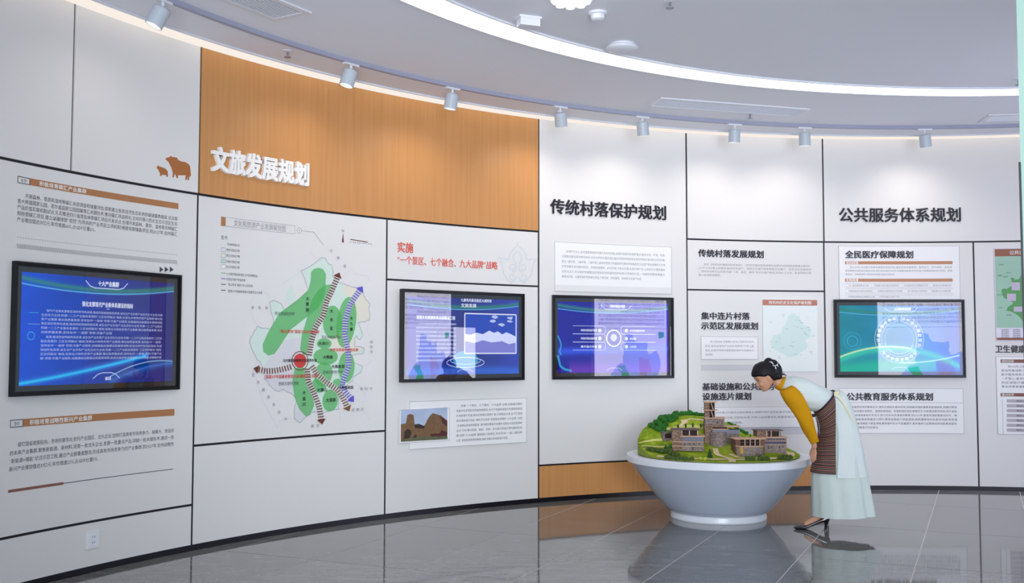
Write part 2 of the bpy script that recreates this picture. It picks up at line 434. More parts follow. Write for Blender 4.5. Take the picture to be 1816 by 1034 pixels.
M_vdark = mat('vent_dark', (44, 48, 72), 0.7)
M_vgrey = mat('vent_recess', (150, 156, 176), 0.7)
def vent(cx, cy, ang, L, Wd, slats, dark, label):
    r = empty('ceiling_vent', (cx, cy, ZT), label, 'vent', 'air vents in the ceiling')
    q = Matrix.Rotation(ang, 3, 'Z'); c = Vector((cx, cy, ZT)); t = .045
    g = G()
    for (dx, dy, sx, sy) in ((0, Wd/2-t/2, L, t), (0, -Wd/2+t/2, L, t), (L/2-t/2, 0, t, Wd-2*t), (-L/2+t/2, 0, t, Wd-2*t)):
        g.box(c+q @ Vector((dx, dy, -.006)), (sx, sy, .012), q)
    g.mk('frame', M_trimw, r)
    g = G(); g.box(c+q @ Vector((0, 0, -.0015)), (L-2*t, Wd-2*t, .002), q); g.mk('backing', dark, r)
    for k in range(slats):
        y = -Wd/2+t+(Wd-2*t)*(k+.5)/slats
        g = G(); g.box(c+q @ Vector((0, y, -.007)), (L-2*t, (Wd-2*t)/slats*.55, .006), q @ Matrix.Rotation(.25, 3, 'X')); g.mk('slat', M_trimw, r)
vent(-2.02, 6.62, math.radians(59), 1.7, .36, 11, M_vdark, 'white ceiling grille with dark slats, cut by the top edge at upper left')
vent(2.14, 10.14, math.radians(16.5), 1.62, .36, 9, M_vgrey, 'long flush white ceiling grille between the ring light and the track')
vent(5.68, 10.50, math.radians(-8), 1.62, .34, 9, M_vdark, 'ceiling grille at the far right, cut by the glass edge')

M_metal = mat('brushed_steel', (150, 150, 160), 0.35, metal=0.6)
def sprinkler(px, py, label):
    c = on_z(px, py, ZT); r = empty('sprinkler', c, label, 'sprinkler', 'fire sprinklers in the ceiling')
    g = G(); g.lathe(c, [(.042, 0), (.042, -.006), (.02, -.012)], 20); g.mk('escutcheon', M_trimw, r)
    g = G(); g.tube([c, c+Vector((0, 0, -.05))], .008, 8); g.mk('stem', M_metal, r)
    g = G(); g.lathe(c, [(.028, -.052), (.026, -.056)], 16); g.mk('deflector', M_metal, r)
sprinkler(510, 90, 'small fire sprinkler above the left end of the orange panel')
sprinkler(1330, 201, 'small fire sprinkler beside the long flush ceiling grille')
sprinkler(1188, 1, 'small fire sprinkler inside the ring light at the top edge')
sprinkler(1806, 140, 'small fire sprinkler beside the glass edge at the far right')
c = on_z(1060, 22, ZT); r = empty('smoke_detector', c, 'round white smoke detector inside the ring light', 'smoke detector')
G().lathe(c, [(.068, 0), (.068, -.014), (.060, -.020)], 28).mk('base', M_trimw, r)
G().lathe(c, [(.052, -.020), (.048, -.050), (.030, -.060)], 28).mk('sensor_head', M_trimw, r)
c = on_z(1103, 79, ZT); r = empty('wireless_access_point', c, 'flat white dome-shaped wireless unit on the ceiling inside the ring light', 'wireless unit')
G().lathe(c, [(.10, 0), (.10, -.018)], 28).mk('mount', M_trimw, r)
G().lathe(c, [(.125, -.018), (.130, -.030), (.118, -.044), (.07, -.056), (.02, -.060)], 36).mk('cover', M_trimw, r, smooth=True)
c = on_z(937, 31, ZT); r = empty('alarm_box', c, 'small white rectangular alarm box on the ceiling beside the smoke detector', 'alarm box')
q = Matrix.Rotation(.35, 3, 'Z')
G().box(c+Vector((0, 0, -.008)), (.17, .10, .016), q).mk('mount', M_trimw, r); G().box(c+Vector((0, 0, -.042)), (.15, .09, .055), q).mk('case', M_trimw, r)
c = on_z(1013, -4, ZT); r = empty('cluster_downlight', c, 'bright round downlight cluster cut by the top edge inside the ring light', 'ceiling light')
G().lathe(c, [(.15, 0), (.15, -.02), (.14, -.024)], 32).mk('housing', M_trimw, r)
M_dl = emis('downlight_lens', (255, 252, 255), 12.0)
for k in range(9):
    a = k*2*math.pi/8; p = c+(Vector((math.cos(a), math.sin(a), 0))*.10 if k < 8 else Vector((0, 0, 0)))
    G().lathe(p, [(.030, -.024), (.028, -.040), (.01, -.046)], 14).mk('lens', M_dl, r)

# ================================================================== PRINTS ON THE WALL PANELS
def bar(pl, pr, m, parent, name='printed_bar', off=0.0016):   # px: top-left, bottom-right
    s0, z1 = W(*pl); s1, z0 = W(*pr); g = G(); wquad(g, s0, s1, z0, z1, off); return g.mk(name, m, parent)
# --- first panel
P = panels['p1']
def header(num, l, r, zt, zb, nbox, tl, tr, title, color):
    s0 = W(*l)[0]; s1 = W(*r)[0]; z1 = (W(*l)[1]+W(*zt)[1])/2; z0 = W(*zb)[1]; sb = W(*nbox)[0]
    g = G(); wquad(g, sb, s1, z0, z1, .0016); g.mk('printed_bar', color, P)
    g = G(); wframe(g, s0, sb, z0, z1, .005, .0016); g.mk('printed_frame', M_ink, P)
    wtext('printed_number', [(num, s0+(sb-s0)*.25, s0+(sb-s0)*.75, (z0+z1)/2, (z1-z0)*.72)], M_ink, P)
    wtext('printed_heading', [(title, W(*tl)[0], W(*tr)[0], (z0+z1)/2, (z1-z0)*.74)], M_print_w, P, off=.003, bold=.014)
header('09', (31, 312), (316, 370), (53, 316), (316, 371), (53, 320), (69, 328), (153, 340), '积极培育碳汇产业集群', M_brown)
header('10', (18, 745), (309, 737), (41, 743), (309, 737), (41, 745), (52, 750), (163, 742), '积极培育战略性新兴产业集群', M_brown)
rows = ['开展森林、草原和湿地等碳汇本底调查和储量评估,探索建立各类自然生态系统的碳储量数据库,试点探',
 '索大熊猫国家公园、若尔盖国家公园固碳增汇关键技术,推动碳汇效益转化,主动开展川西北生态示范区生态',
 '产品价值实现机制试点,扎实推进四川省首批林草碳汇项目开发试点,合理开发森林、草原、湿地等总林碳汇',
 '和经营碳汇项目,建立以碳排放“双控”为导向的产业项目立项机制,梯度培育储备项目,到2027年,全州碳汇',
 '产业增加值达13亿元,年均增速66%,占GDP比重2%。']
wtext('printed_paragraph', para(rows, (31, 345), (314, 425), .033), M_ink, P, bold=.004)
rows = ['紧盯国省政策投向、市场供需导向,依托产业园区、龙头企业,加快打造具有市场竞争力、规模大、效益好',
 '的未来产业集群,聚焦新能源、新材料,培育一批龙头企业,发展一批重点产品,突破一批关键技术,建成一批',
 '“新能源+储能”试点示范工程,通过产业链垂直整合,形成具有市场竞争力的产业集群,到2027年,全州战略性',
 '新兴产业增加值达31亿元,年均增速25%,占GDP比重5%。']
wtext('printed_paragraph', para(rows, (17, 790), (308, 799), .033), M_ink, P, bold=.004)
g = G(); s0, z = W(30, 423); s1 = W(314, 450)[0]; z = (z+W(314, 450)[1])/2; k = s0
while k < s1: wquad(g, k, k+.012, z-.002, z+.002, .0016); k += .022
g.mk('dashed_rule', M_line, P)
g = G(); s0, za = W(29, 432); zb_ = W(29, 440)[1]; k = s0
while k < s1-.012: g.add([wp(k, za, .0016), wp(k+.007, za, .0016), wp(k+.016, zb_, .0016), wp(k+.009, zb_, .0016)], [(0, 1, 2, 3)]); k += .0135
o = g.mk('hatched_strip', M_line, P); o['kind'] = 'stuff'
for px in (286, 295, 304):
    s, z = W(px, 478); g = G(); wpoly(g, [(s-.017, z+.022), (s+.02, z), (s-.017, z-.022)], .0016); g.mk('printed_arrow', M_ink, P)
g = G(); s0, z0 = W(14, 871.5); s1, z1 = W(307, 832); sm = W(112, 858)[0]; z = (z0+z1)/2
wquad(g, s0, sm, z-.009, z+.009, .0016); g.mk('printed_rule', mat('rule_brown', (136, 92, 76), .7), P)
g = G(); wquad(g, sm, s1, z-.0025, z+.0025, .0016); g.mk('printed_rule', M_ink, P)
# yaks
def cpts(pts, ox, oy, k): return [W(ox+x*k, oy+y*k) for x, y in pts]
yak = [(1368, 105), (1385, 92), (1402, 90), (1416, 77), (1426, 88), (1445, 89), (1465, 92), (1480, 115), (1505, 125), (1535, 130), (1562, 145), (1577, 168), (1580, 200), (1584, 245), (1572, 250), (1566, 282), (1555, 282), (1556, 246), (1549, 278), (1534, 278), (1541, 241), (1475, 240), (1476, 264), (1464, 264), (1450, 224), (1440, 258), (1428, 258), (1432, 220), (1420, 178), (1395, 128)]
cub = [(1293, 175), (1302, 168), (1308, 156), (1318, 166), (1340, 172), (1370, 184), (1388, 205), (1392, 240), (1388, 254), (1376, 254), (1378, 238), (1340, 237), (1337, 246), (1322, 246), (1326, 225), (1308, 190)]
for pts in (yak, cub):
    g = G(); wpoly(g, cpts(pts, 0, 260, .21277), U+.0016); g.mk('printed_yak', mat('yak_brown', (172, 106, 56), .7), panels['p1_top_b'])
# --- orange title
lettering('title_lettering', '文旅发展规划', (371, 285), (545, 308), .205, M_letw, 'large white raised characters 文旅发展规划 on the orange panel', thick=.030, bold=.035, back=U)
# --- map panel
P = panels['p2']
s0, z1 = W(392, 384); s1, z0 = W(523, 415); zt = z1; zb2 = (W(392, 401)[1]+W(523, 415)[1])/2
g = G(); wframe(g, s0, s1, zb2, zt, .0035, .0016); g.mk('printed_frame', M_line, P)
g = G(); wquad(g, s0, W(400, 390)[0], zb2, zt, .0017); g.mk('printed_bar', M_brown, P)
wtext('printed_heading', [('文化和旅游产业发展规划图', W(414, 395)[0], W(507, 408)[0], (zb2+zt)/2, .058)], M_ink_l, P, off=.002)
s, z = W(530.5, 409); g = G()
wribbon(g, [(s+.024*math.cos(a*.3142), z+.024*math.sin(a*.3142)) for a in range(21)], .0035, .0016)
wquad(g, s-.005, s+.005, z-.005, z+.005, .0016); wribbon(g, [W(535, 409.5), W(556, 411.5), W(574, 435)], .0035, .0016); g.mk('printed_leader', M_ink_l, P)
leg = [('图 例', 392, 421, 403, .036), ('马尔康旅游核心区', 402, 433, 425, .022), ('西部文旅经济带', 401, 443, 425, .024), ('西北文旅经济带', 401, 453, 425, .024), ('东南文旅经济带', 401, 463.5, 425, .024),
 ('东北文旅经济带', 401, 473, 425, .024), ('九大国际精品旅游区(文化旅游精品)', 401, 485.5, 457, .024), ('世界自然遗产旅游走廊', 401, 495, 435, .024),
 ('“雪山草地”国家文化公园走廊', 403, 504.5, 448, .024), ('国道317中国最美景观大道藏羌文化走廊', 404, 516, 465, .024)]
wtext('printed_legend', [(t, W(a, y)[0], W(b_, y)[0], W(a, y)[1], em) for (t, a, y, b_, em) in leg], M_ink, P, bold=.004)
cols = {'a': (225, 222, 224), 'b': (226, 228, 205), 'c': (188, 218, 200), 'd': (236, 236, 232)}
for k, y in zip('abcd', (443, 453, 463, 473)):
    s, z = W(392, y-.5); s2 = W(400, y)[0]
    g = G(); wquad(g, s, s2, z-.017, z+.017, .0016); g.mk('legend_swatch', mat('legend_'+k, cols[k], .8), P)
    g = G(); wframe(g, s, s2, z-.017, z+.017, .0025, .0018); g.mk('legend_frame', M_ink_l, P)
M_green = veil('map_green', (104, 200, 114), .60); M_mapg = mat('map_mint', (210, 227, 216), .8); M_mapy = mat('map_cream', (226, 222, 205), .8)
M_mapgrey = mat('map_grey', (214, 214, 216), .8); M_mred = mat('map_red', (204, 66, 60), .7); M_mbrn = mat('map_maroon', (110, 50, 38), .7); M_mbr2 = mat('map_brown', (122, 82, 52), .7); M_mblue = mat('map_violet', (96, 84, 196), .7)
for y, mm in ((484, MATS['map_mint']), (494, M_mblue), (504, M_mbrn), (514.5, M_mbrn)):
    s, z = W(392, y); g = G(); wquad(g, s, W(400, y)[0], z-.003, z+.003, .0016); g.mk('legend_rule', mm if y != 484 else mat('legend_green', (92, 176, 130), .8), P)
K = lambda pts: cpts(pts, 420, 440, .3286)
def wob(poly, amp=.006, n=3):                            # ragged administrative border
    out = []
    for i in range(len(poly)):
        a, b_ = poly[i], poly[(i+1) % len(poly)]
        for k in range(n):
            t = k/n; out.append((a[0]+(b_[0]-a[0])*t+random.uniform(-amp, amp), a[1]+(b_[1]-a[1])*t+random.uniform(-amp, amp)))
    return out
outline = [(345, 120), (395, 100), (430, 75), (460, 50), (480, 55), (490, 80), (510, 90), (520, 130), (515, 150), (540, 185), (570, 190), (600, 205), (640, 215), (665, 212), (690, 260), (700, 285), (718, 300), (712, 325), (716, 350), (715, 385), (690, 398), (655, 398), (668, 430), (678, 470), (665, 495), (640, 470), (635, 530), (690, 540), (682, 568), (600, 585),
 (640, 620), (675, 640), (670, 670), (630, 695), (620, 720), (590, 745), (560, 765), (545, 840), (550, 870), (470, 885), (400, 885), (380, 910), (340, 940), (310, 920), (310, 880), (322, 820), (300, 790), (250, 765), (215, 775), (180, 740), (150, 710), (145, 650), (110, 600), (75, 530), (70, 500), (90, 460), (110, 425), (180, 440), (200, 400), (185, 340), (175, 290), (200, 280), (240, 300), (262, 340), (300, 300), (345, 285), (388, 230), (375, 190), (360, 150)]
OL = wob(K(outline))
g = G(); wpoly(g, OL, .0012); g.mk('map_region', M_mapg, P)
g = G(); wribbon(g, OL+[OL[0]], .006, .0022); g.mk('map_border', mat('map_border', (176, 172, 186), .8), P)
isl = wob(K([(265, 260), (275, 230), (295, 205), (310, 235), (315, 255), (300, 280), (280, 300), (262, 292)]), .003)
g = G(); wpoly(g, isl, .0012); wribbon(g, isl+[isl[0]], .004, .002); g.mk('map_region', M_mapg, P)
for pts, m in (([(575, 195), (640, 215), (665, 212), (690, 260), (712, 300), (715, 385), (660, 398), (640, 360), (620, 290), (570, 240)], M_mapy), ([(500, 480), (560, 440), (630, 480), (635, 530), (685, 545), (600, 580), (520, 560)], M_mapy),
               ([(140, 640), (250, 500), (360, 480), (370, 620), (330, 700), (300, 785), (215, 770), (150, 705)], M_mapgrey), ([(312, 880), (330, 830), (400, 860), (395, 885), (340, 938), (311, 918)], M_mapgrey)):
    g = G(); wpoly(g, wob(K(pts), .004, 2), .0016); g.mk('map_region', m, P)
def ell(cx, cy, rx, ry, rot=0, n=28):
    return [(cx+rx*math.cos(t)*math.cos(rot)-ry*math.sin(t)*math.sin(rot), cy+rx*math.cos(t)*math.sin(rot)+ry*math.sin(t)*math.cos(rot)) for t in [2*math.pi*k/n for k in range(n)]]
blobs = [[(400, 130), (415, 112), (440, 106), (465, 114), (480, 140), (478, 200), (470, 270), (440, 320), (380, 370), (290, 440), (225, 540), (200, 572), (170, 580), (142, 560), (138, 520), (170, 450), (230, 350), (330, 275), (385, 225), (397, 180)],
 [(440, 225), (475, 200), (510, 195), (530, 215), (500, 250), (470, 330), (440, 400), (410, 470), (395, 560), (360, 580), (340, 545), (350, 470), (385, 350), (405, 275)],
 ell(515, 400, 52, 90), ell(590, 400, 52, 138, .13), ell(478, 585, 66, 46), ell(590, 642, 44, 84, .05), ell(470, 515, 40, 28),
 [(310, 650), (340, 640), (375, 650), (395, 720), (410, 800), (415, 850), (395, 900), (370, 908), (335, 870), (308, 800), (298, 720)], ell(502, 822, 42, 60, .1), ell(465, 680, 48, 66, .2), ell(545, 728, 30, 24), ell(440, 740, 40, 40)]
for i, bl in enumerate(blobs):
    g = G(); wpoly(g, K(bl), .0026+.0004*i); g.mk('map_zone', M_green, P)
M_band = veil('map_route_pale', (236, 238, 238), .55)
def route(pts, m, hw=15, th=6, sp=13.5, heads=(0, 1)):
    g = G(); L = []; acc = 0
    P2 = []
    for a, b_ in zip(pts[:-1], pts[1:]):
        d = math.hypot(b_[0]-a[0], b_[1]-a[1]); n = max(1, int(d/2)); P2 += [(a[0]+(b_[0]-a[0])*k/n, a[1]+(b_[1]-a[1])*k/n) for k in range(n)]
    P2.append(pts[-1]); last = P2[0]; acc = 0
    wribbon(G_ := G(), K(P2[2:-6:4]), .060, .0078); G_.mk('map_route_band', M_band, P)
    for i in range(4, len(P2)-6):
        acc += math.hypot(P2[i][0]-last[0], P2[i][1]-last[1]); last = P2[i]
        if acc >= sp:
            acc = 0; dx, dy = P2[min(i+5, len(P2)-1)][0]-P2[i-4][0], P2[min(i+5, len(P2)-1)][1]-P2[i-4][1]; L_ = math.hypot(dx, dy); dx /= L_; dy /= L_
            c = P2[i]; q = [(c[0]-dy*hw*a+dx*th/2*b_, c[1]+dx*hw*a+dy*th/2*b_) for a, b_ in ((-1, -1), (1, -1), (1, 1), (-1, 1))]
            wpoly(g, K(q), .009)
    for h in heads:
        e, p = (P2[0], P2[10]) if h == 0 else (P2[-1], P2[-11])
        dx, dy = e[0]-p[0], e[1]-p[1]; L_ = math.hypot(dx, dy); dx /= L_; dy /= L_
        wpoly(g, K([(e[0]+dx*14, e[1]+dy*14), (e[0]-dx*14-dy*24, e[1]-dy*14+dx*24), (e[0]-dx*14+dy*24, e[1]-dy*14-dx*24)]), .009)
    return g.mk('map_route', m, P)
route([(385, 590), (400, 500), (420, 430), (465, 360), (480, 290), (510, 230), (545, 145)], M_mbrn, heads=(1,))
route([(300, 638), (250, 652), (200, 662), (150, 664), (100, 652)], M_mbrn, heads=(1,))
route([(375, 640), (382, 720), (420, 800), (442, 860), (455, 938)], M_mbrn, heads=(1,))
route([(395, 628), (430, 680), (480, 725), (540, 765), (570, 810), (598, 868)], M_mbr2, heads=(1,))
route([(668, 218), (610, 300), (585, 380), (578, 460), (598, 560), (600, 640), (565, 730), (580, 775), (620, 820)], M_mblue, heads=(0, 1))
g = G(); wpoly(g, K(ell(338, 608, 34, 38)), .0085); g.mk('map_hub', M_mred, P)
g = G(); q = K(ell(338, 608, 44, 50)); wribbon(g, q+[q[0]], .007, .0085); g.mk('map_hub_ring', M_mbrn, P)
def mlab(items, m, k=1, bold=.012):
    L = []
    for (t, x0, x1, y, h) in items:
        a, b_ = K([(x0, y), (x1, y)]); L.append((t, a[0], b_[0], (a[1]+b_[1])/2, h))
    wtext('map_label', L, m, P, off=.012, bold=bold)
mlab([('“雪山草地”国家文化公园走廊', 225, 440, 451, .032), ('世界自然遗产旅游走廊', 498, 652, 549, .030), ('国道317中国最美景观大道·藏羌文化走廊', 150, 430, 692, .034)], M_mred)
mlab([('马尔康国际高原文化旅游名城', 243, 427, 606, .028), ('大冰川', 435, 492, 514, .032), ('大熊猫', 460, 514, 588, .032), ('大禹故里', 506, 578, 639, .032), ('大雪山', 428, 484, 765, .034), ('大草原', 476, 530, 820, .036), ('大熊猫家园', 545, 625, 752, .032)]
     + [(c, 368, 386, y, .036) for c, y in zip('大草原', (273, 303, 334))]+[(c, 498, 516, y, .036) for c, y in zip('大长征', (340, 386, 433))]+[(c, 606, 622, y, .036) for c, y in zip('大九寨', (378, 408, 438))]+[(c, 350, 368, y, .036) for c, y in zip('大金川', (780, 812, 842))], M_ink_d, bold=.016)
mlab([('西北文旅经济带', 200, 308, 354, .032), ('东北文旅经济带', 452, 556, 480, .030), ('东南文旅经济带', 460, 566, 669, .030), ('西南文旅经济带', 220, 330, 731, .034)], M_ink, bold=.004)
reg = [('青', 72, 322), ('海', 108, 322), ('省', 147, 322), ('甘', 496, 15), ('肃', 534, 54), ('省', 570, 97), ('绵', 714, 507), ('阳', 714, 533), ('市', 714, 560), ('德', 660, 760), ('阳', 685, 759), ('市', 712, 758),
 ('成', 615, 873), ('都', 640, 872), ('市', 665, 870), ('雅', 395, 960), ('安', 424, 958), ('甘', 75, 685), ('孜', 102, 724), ('藏', 130, 765), ('族', 158, 804), ('自', 186, 844), ('治', 214, 884), ('州', 250, 922)]
mlab([(c, x, x+17, y, .032) for c, x, y in reg], M_ink_l, bold=.004)
g = G(); random.seed(11)
for pts in ([(345, 130), (300, 160), (250, 190)], [(70, 300), (90, 260), (130, 230), (170, 250), (175, 290)], [(75, 330), (85, 380), (120, 430)], [(440, 60), (400, 30), (395, 5)], [(560, 160), (620, 110), (640, 140), (700, 150), (720, 180)], [(110, 600), (90, 660), (120, 760), (150, 850), (220, 970), (230, 930), (310, 920)],
            [(680, 640), (720, 620), (730, 600)], [(620, 720), (660, 740), (700, 800)], [(550, 870), (560, 930)], [(715, 385), (700, 450), (720, 480)], [(600, 840), (700, 900), (720, 930)]):
    q = wob(K(pts), .006, 3)[:-3]+[K(pts)[-1]]; wribbon(g, q, .0025, .0016)
g.mk('map_neighbour_lines', mat('map_faint', (206, 204, 210), .8), P)
g = G(); s, z = W(608, 423); wpoly(g, [(s-.011, z-.036), (s+.011, z-.036), (s, z+.055)], .0016); wribbon(g, [W(621, 424.5), W(652, 429.5)], .008, .0016); g.mk('compass_and_scale', M_mbrn, P)
wtext('compass_letter', [('N', W(606, 409)[0], W(610, 409)[0], W(608, 409)[1], .035), ('0 25 50 100 km', W(620, 428)[0], W(660, 432)[0], W(640, 431)[1], .018)], M_ink, P)
# --- red strategy lettering and its motif
P3 = panels['p3_top']
lettering('red_lettering', '实施', (704, 438), (733, 440), .105, M_red, 'red raised characters 实施, the upper short line beside the pale motif', thick=.005, bold=.008)
lettering('red_lettering', '“一个景区、七个融合、九大品牌”战略', (704, 461.5), (882, 470), .085, M_red, 'long red raised line of characters below the short word 实施', thick=.005, bold=.0)
E_ = lambda pts: cpts(pts, 680, 400, .28056)
g = G(); TH = .017
def sp(cx, cy, r0, a0, turns, sgn, n=22): return [(cx+r0*(1-.75*k/n)*math.cos(a0+sgn*turns*2*math.pi*k/n), cy+r0*(1-.75*k/n)*math.sin(a0+sgn*turns*2*math.pi*k/n)) for k in range(n+1)]
for pts in ([(722, 205), (792, 215), (796, 185), (815, 158), (846, 125), (880, 155), (900, 182), (903, 216), (972, 214)], [(735, 212), (748, 240), (758, 300), (780, 340), (805, 362), (835, 340)], [(960, 220), (945, 250), (935, 305), (912, 340), (885, 362), (858, 342)],
            [(822, 216), (820, 190), (846, 160), (872, 190), (872, 216)], [(846, 120), (846, 105)], [(822, 214), (836, 240), (838, 285), (815, 292)], [(872, 214), (860, 240), (858, 285), (880, 292)]):
    wribbon(g, E_(pts), TH, .0016)
for q in (sp(815, 268, 26, 0, 1.1, -1), sp(882, 270, 26, math.pi, 1.1, 1), sp(815, 322, 28, 0, 1.1, 1), sp(884, 324, 28, math.pi, 1.1, -1)): wribbon(g, E_(q), TH*.8, .0016)
g.mk('printed_motif', M_motif, P3)
# --- cards --------------------------------------------------------
def card(px_tl, px_br, label, rows=None, pl=None, pr=None, em=.03, ink=None, t=.012, border=True, strip=None, indent=2, name='info_board', m=None, base=0.0):
    s0, z1 = W(*px_tl); s1, z0 = W(*px_br)
    r = empty(name, wp((s0+s1)/2, (z0+z1)/2, base), label, 'board')
    g = G(); wbox(g, s0, s1, z0, z1, base+.001, base+t); g.mk('board', m or M_card, r)
    if border:
        g = G(); wframe(g, s0, s1, z0, z1, .004, base+t+.0008); g.mk('edge_line', M_line, r)
    if rows: wtext('printed_paragraph', [(a, b_, c, d, e) for (a, b_, c, d, e) in para(rows, pl, pr, em, indent)], ink or M_ink_l, r, off=base+t+.0012, bold=.002)
    return r, (s0, s1, z0, z1), base+t
# ruin photograph card overlaps the text board
cd, ext, ft = card((724.5, 712), (933, 796.5-12), 'white text board below the third screen, behind the photograph of ruins',
 ['实施“一个景区、七个融合、九大品牌”战略,全面建设国际', '旅游文化示范和世界级旅游景区,全力打造最美高原文化度假旅游目', '的地经营示范县,推动优质景区提质扩容,实现精品大道,全力打造国',
  '家全域旅游示范县,“藏羌文化走廊”和高原自然保护“三大主题”,实施', '“五条精品旅游发展廊道”,集中做优做强文体康养,培育壮大旅游发展新', '业态”行动,推动西部、南部、东部、东北部文旅经济带均衡特色发',
  '展,创新“九大品牌”基础核心旅游区,优化形成“一核三廊四带', '九区”全域旅游发展新格局,高起点建设全域旅游示范区。'], (808, 720), (925, 775), .026, M_ink)
g = G()
for _ in (0,): pass
s0, z1 = W(706, 724); s1, z0 = W(795, 784.5)
r = empty('photo_board', wp((s0+s1)/2, (z0+z1)/2, .012), 'small framed photograph of stone ruins under a cloudy sky', 'picture')
z1 = W(706, 727)[1]; z0 = W(706, 786.5)[1]
g = G(); wbox(g, s0, s1, z0, z1, .0135, .022); g.mk('board', M_card, r)
g = G(); wframe(g, s0, s1, z0, z1, .003, .0228); g.mk('edge_line', M_line, r)
C7 = lambda pts: cpts(pts, 680, 680, .23217)
m_sky = mat('photo_sky', (176, 190, 216), .7, vary=.25, vscale=6); m_st = mat('photo_stone', (122, 92, 62), .8, vary=.35, vscale=30); m_sd = mat('photo_shade', (58, 44, 40), .8); m_gr = mat('photo_ground', (96, 98, 70), .8, vary=.3, vscale=20)
m_rd = mat('photo_maroon', (86, 40, 42), .8)
for nm, pts, m, o_ in (('photo_sky', [(122, 205), (478, 182), (478, 425), (122, 445)], m_sky, .0228), ('photo_ruin', [(122, 310), (160, 305), (172, 240), (195, 232), (220, 242), (226, 310), (300, 322), (315, 300), (320, 285), (345, 245), (366, 226), (430, 245), (478, 285), (478, 390), (122, 445)], m_st, .0236),
    ('photo_arch', [(145, 425), (150, 365), (172, 345), (196, 355), (203, 380), (190, 415)], m_sd, .0244), ('photo_shadow', [(226, 312), (262, 308), (303, 325), (300, 345), (228, 340)], m_sd, .0244), ('photo_shadow', [(420, 248), (476, 285), (476, 330), (440, 300)], m_rd, .0244),
    ('photo_shadow', [(345, 385), (420, 380), (430, 355), (476, 370), (476, 405), (350, 405)], m_rd, .0244), ('photo_ground', [(122, 432), (240, 405), (478, 402), (478, 424), (122, 445)], m_gr, .0250), ('photo_hedge', [(215, 410), (235, 385), (245, 400), (225, 420)], m_sd, .0256)):
    g = G(); wpoly(g, C7(pts), o_); g.mk(nm, m, r)
# --- fourth panel
lettering('title_lettering', '传统村落保护规划', (975, 367), (1182, 377), .165, M_letk, 'large black raised title 传统村落保护规划 above the third screen', thick=.014, bold=.014, back=.004)
cd, ext, ft = card((982.5, 428.5), (1190.5, 522), 'wide pale text board with faint print directly above the third screen from the left',
 ['从保护方法上,以全面整体保护村落为方针与目标,以保护发展传统保护重点,整合空间、环境、功能,', '分层推进建设保护规划体系,对全州传统村落实施分级分类保护和利用以来的传统村落,制定分类方案,',
  '建立一级村落、二级村落、三级村落上级保护管理,对各级保护村落的传统格局及文化遗产提出明确的文化保', '护传承要求,形成藏羌民居、传统民居建筑、乡村风貌,开发古村落,形成多种产业,让传统文化重新焕发',
  '生机与活力,针对保护修缮整治的原则及传统建筑保护利用,科学规划分区,一体规划统筹发展重点,', '确保古村落、古建筑保护性修缮与改造,力争风貌、传统建筑、非物质文化遗产永续。'], (995, 445.5), (1179, 496), .030, M_ink_l, t=.008, base=.004)
g = G(); s0, s1, z0, z1 = ext; wquad(g, s0+.006, s1-.006, z0+.006, W(990, 505)[1], ft+.0006); g.mk('board_footer', mat('footer_grey', (228, 226, 225), .7), cd)
# --- fifth panels
lettering('title_lettering', '传统村落发展规划', (1238, 449), (1355, 451), .088, M_letk, 'small black raised title 传统村落发展规划, first of the subtitles above the faint map poster', thick=.006, bold=.019)
wtext('printed_paragraph', para(['依托《阿坝州村镇规划体系规划》,《阿坝州国际旅游度假村发展空间布局及发展建设规划》', '(2017-2035)等上位规划,融合历史遗产、地质文化遗产和非物质文化遗产、历史文化名镇名村', '、绿色农村等文化资源,构建“一核、两区、两带”的文化遗产格局,促进乡土文化、彰显特色村落', '融入全域旅游格局。'],
                                 (1238.5, 468.5), (1439, 490.5), .026), M_ink_l, panels['p5_mid'])
lettering('title_lettering', '集中连片村落', (1243, 560.5), (1329.5, 560.5), .085, M_letk, 'black raised subtitle 集中连片村落, the line above 示范区发展规划', thick=.006, bold=.019)
lettering('title_lettering', '示范区发展规划', (1243, 578), (1345, 578), .085, M_letk, 'black raised subtitle 示范区发展规划, left of the faint map poster', thick=.006, bold=.019)
card((1242.5, 596.5), (1344, 637.5), 'small white text board left of the faint map poster', ['努力促进乡村聚集为目标,风貌文化定为', '抓住,规划以特色产业和民宿旅游,打造上级', '景区,全域的传统村落旅游区保护与发展的示', '范样板。'], (1249.5, 606), (1337, 629), .026, M_ink_l, t=.008)
bar((1243, 647), (1338, 657), M_strip, panels['p5'], 'printed_strip')
lettering('title_lettering', '基础设施和公共服务', (1245, 685.5), (1374, 685.5), .085, M_letk, 'black raised subtitle 基础设施和公共服务, partly hidden by the face of the visitor', thick=.006, bold=.019)
lettering('title_lettering', '设施连片规划', (1245, 703), (1333, 703), .085, M_letk, 'black raised subtitle 设施连片规划 above the model tower', thick=.006, bold=.019)
s0, z1 = W(1243, 722.5); s1, z0 = W(1436, 758)
cd, ext, ft = card((1243, 722.5), (1436, 757.5), 'wide white text board behind the village model and the visitor', ['在完善公共服务设施的基础上,根据不同产业类型,集中化配置村镇特', '的设施体系,打造“风貌宜人居”的新公益配置体系,构建全域公共服务', '设施的综合发展新效果。'], (1258, 732), (1424, 748), .026, M_ink_l, t=.008)
bar((1243, 759), (1436, 770), M_strip, panels['p5'], 'printed_strip')
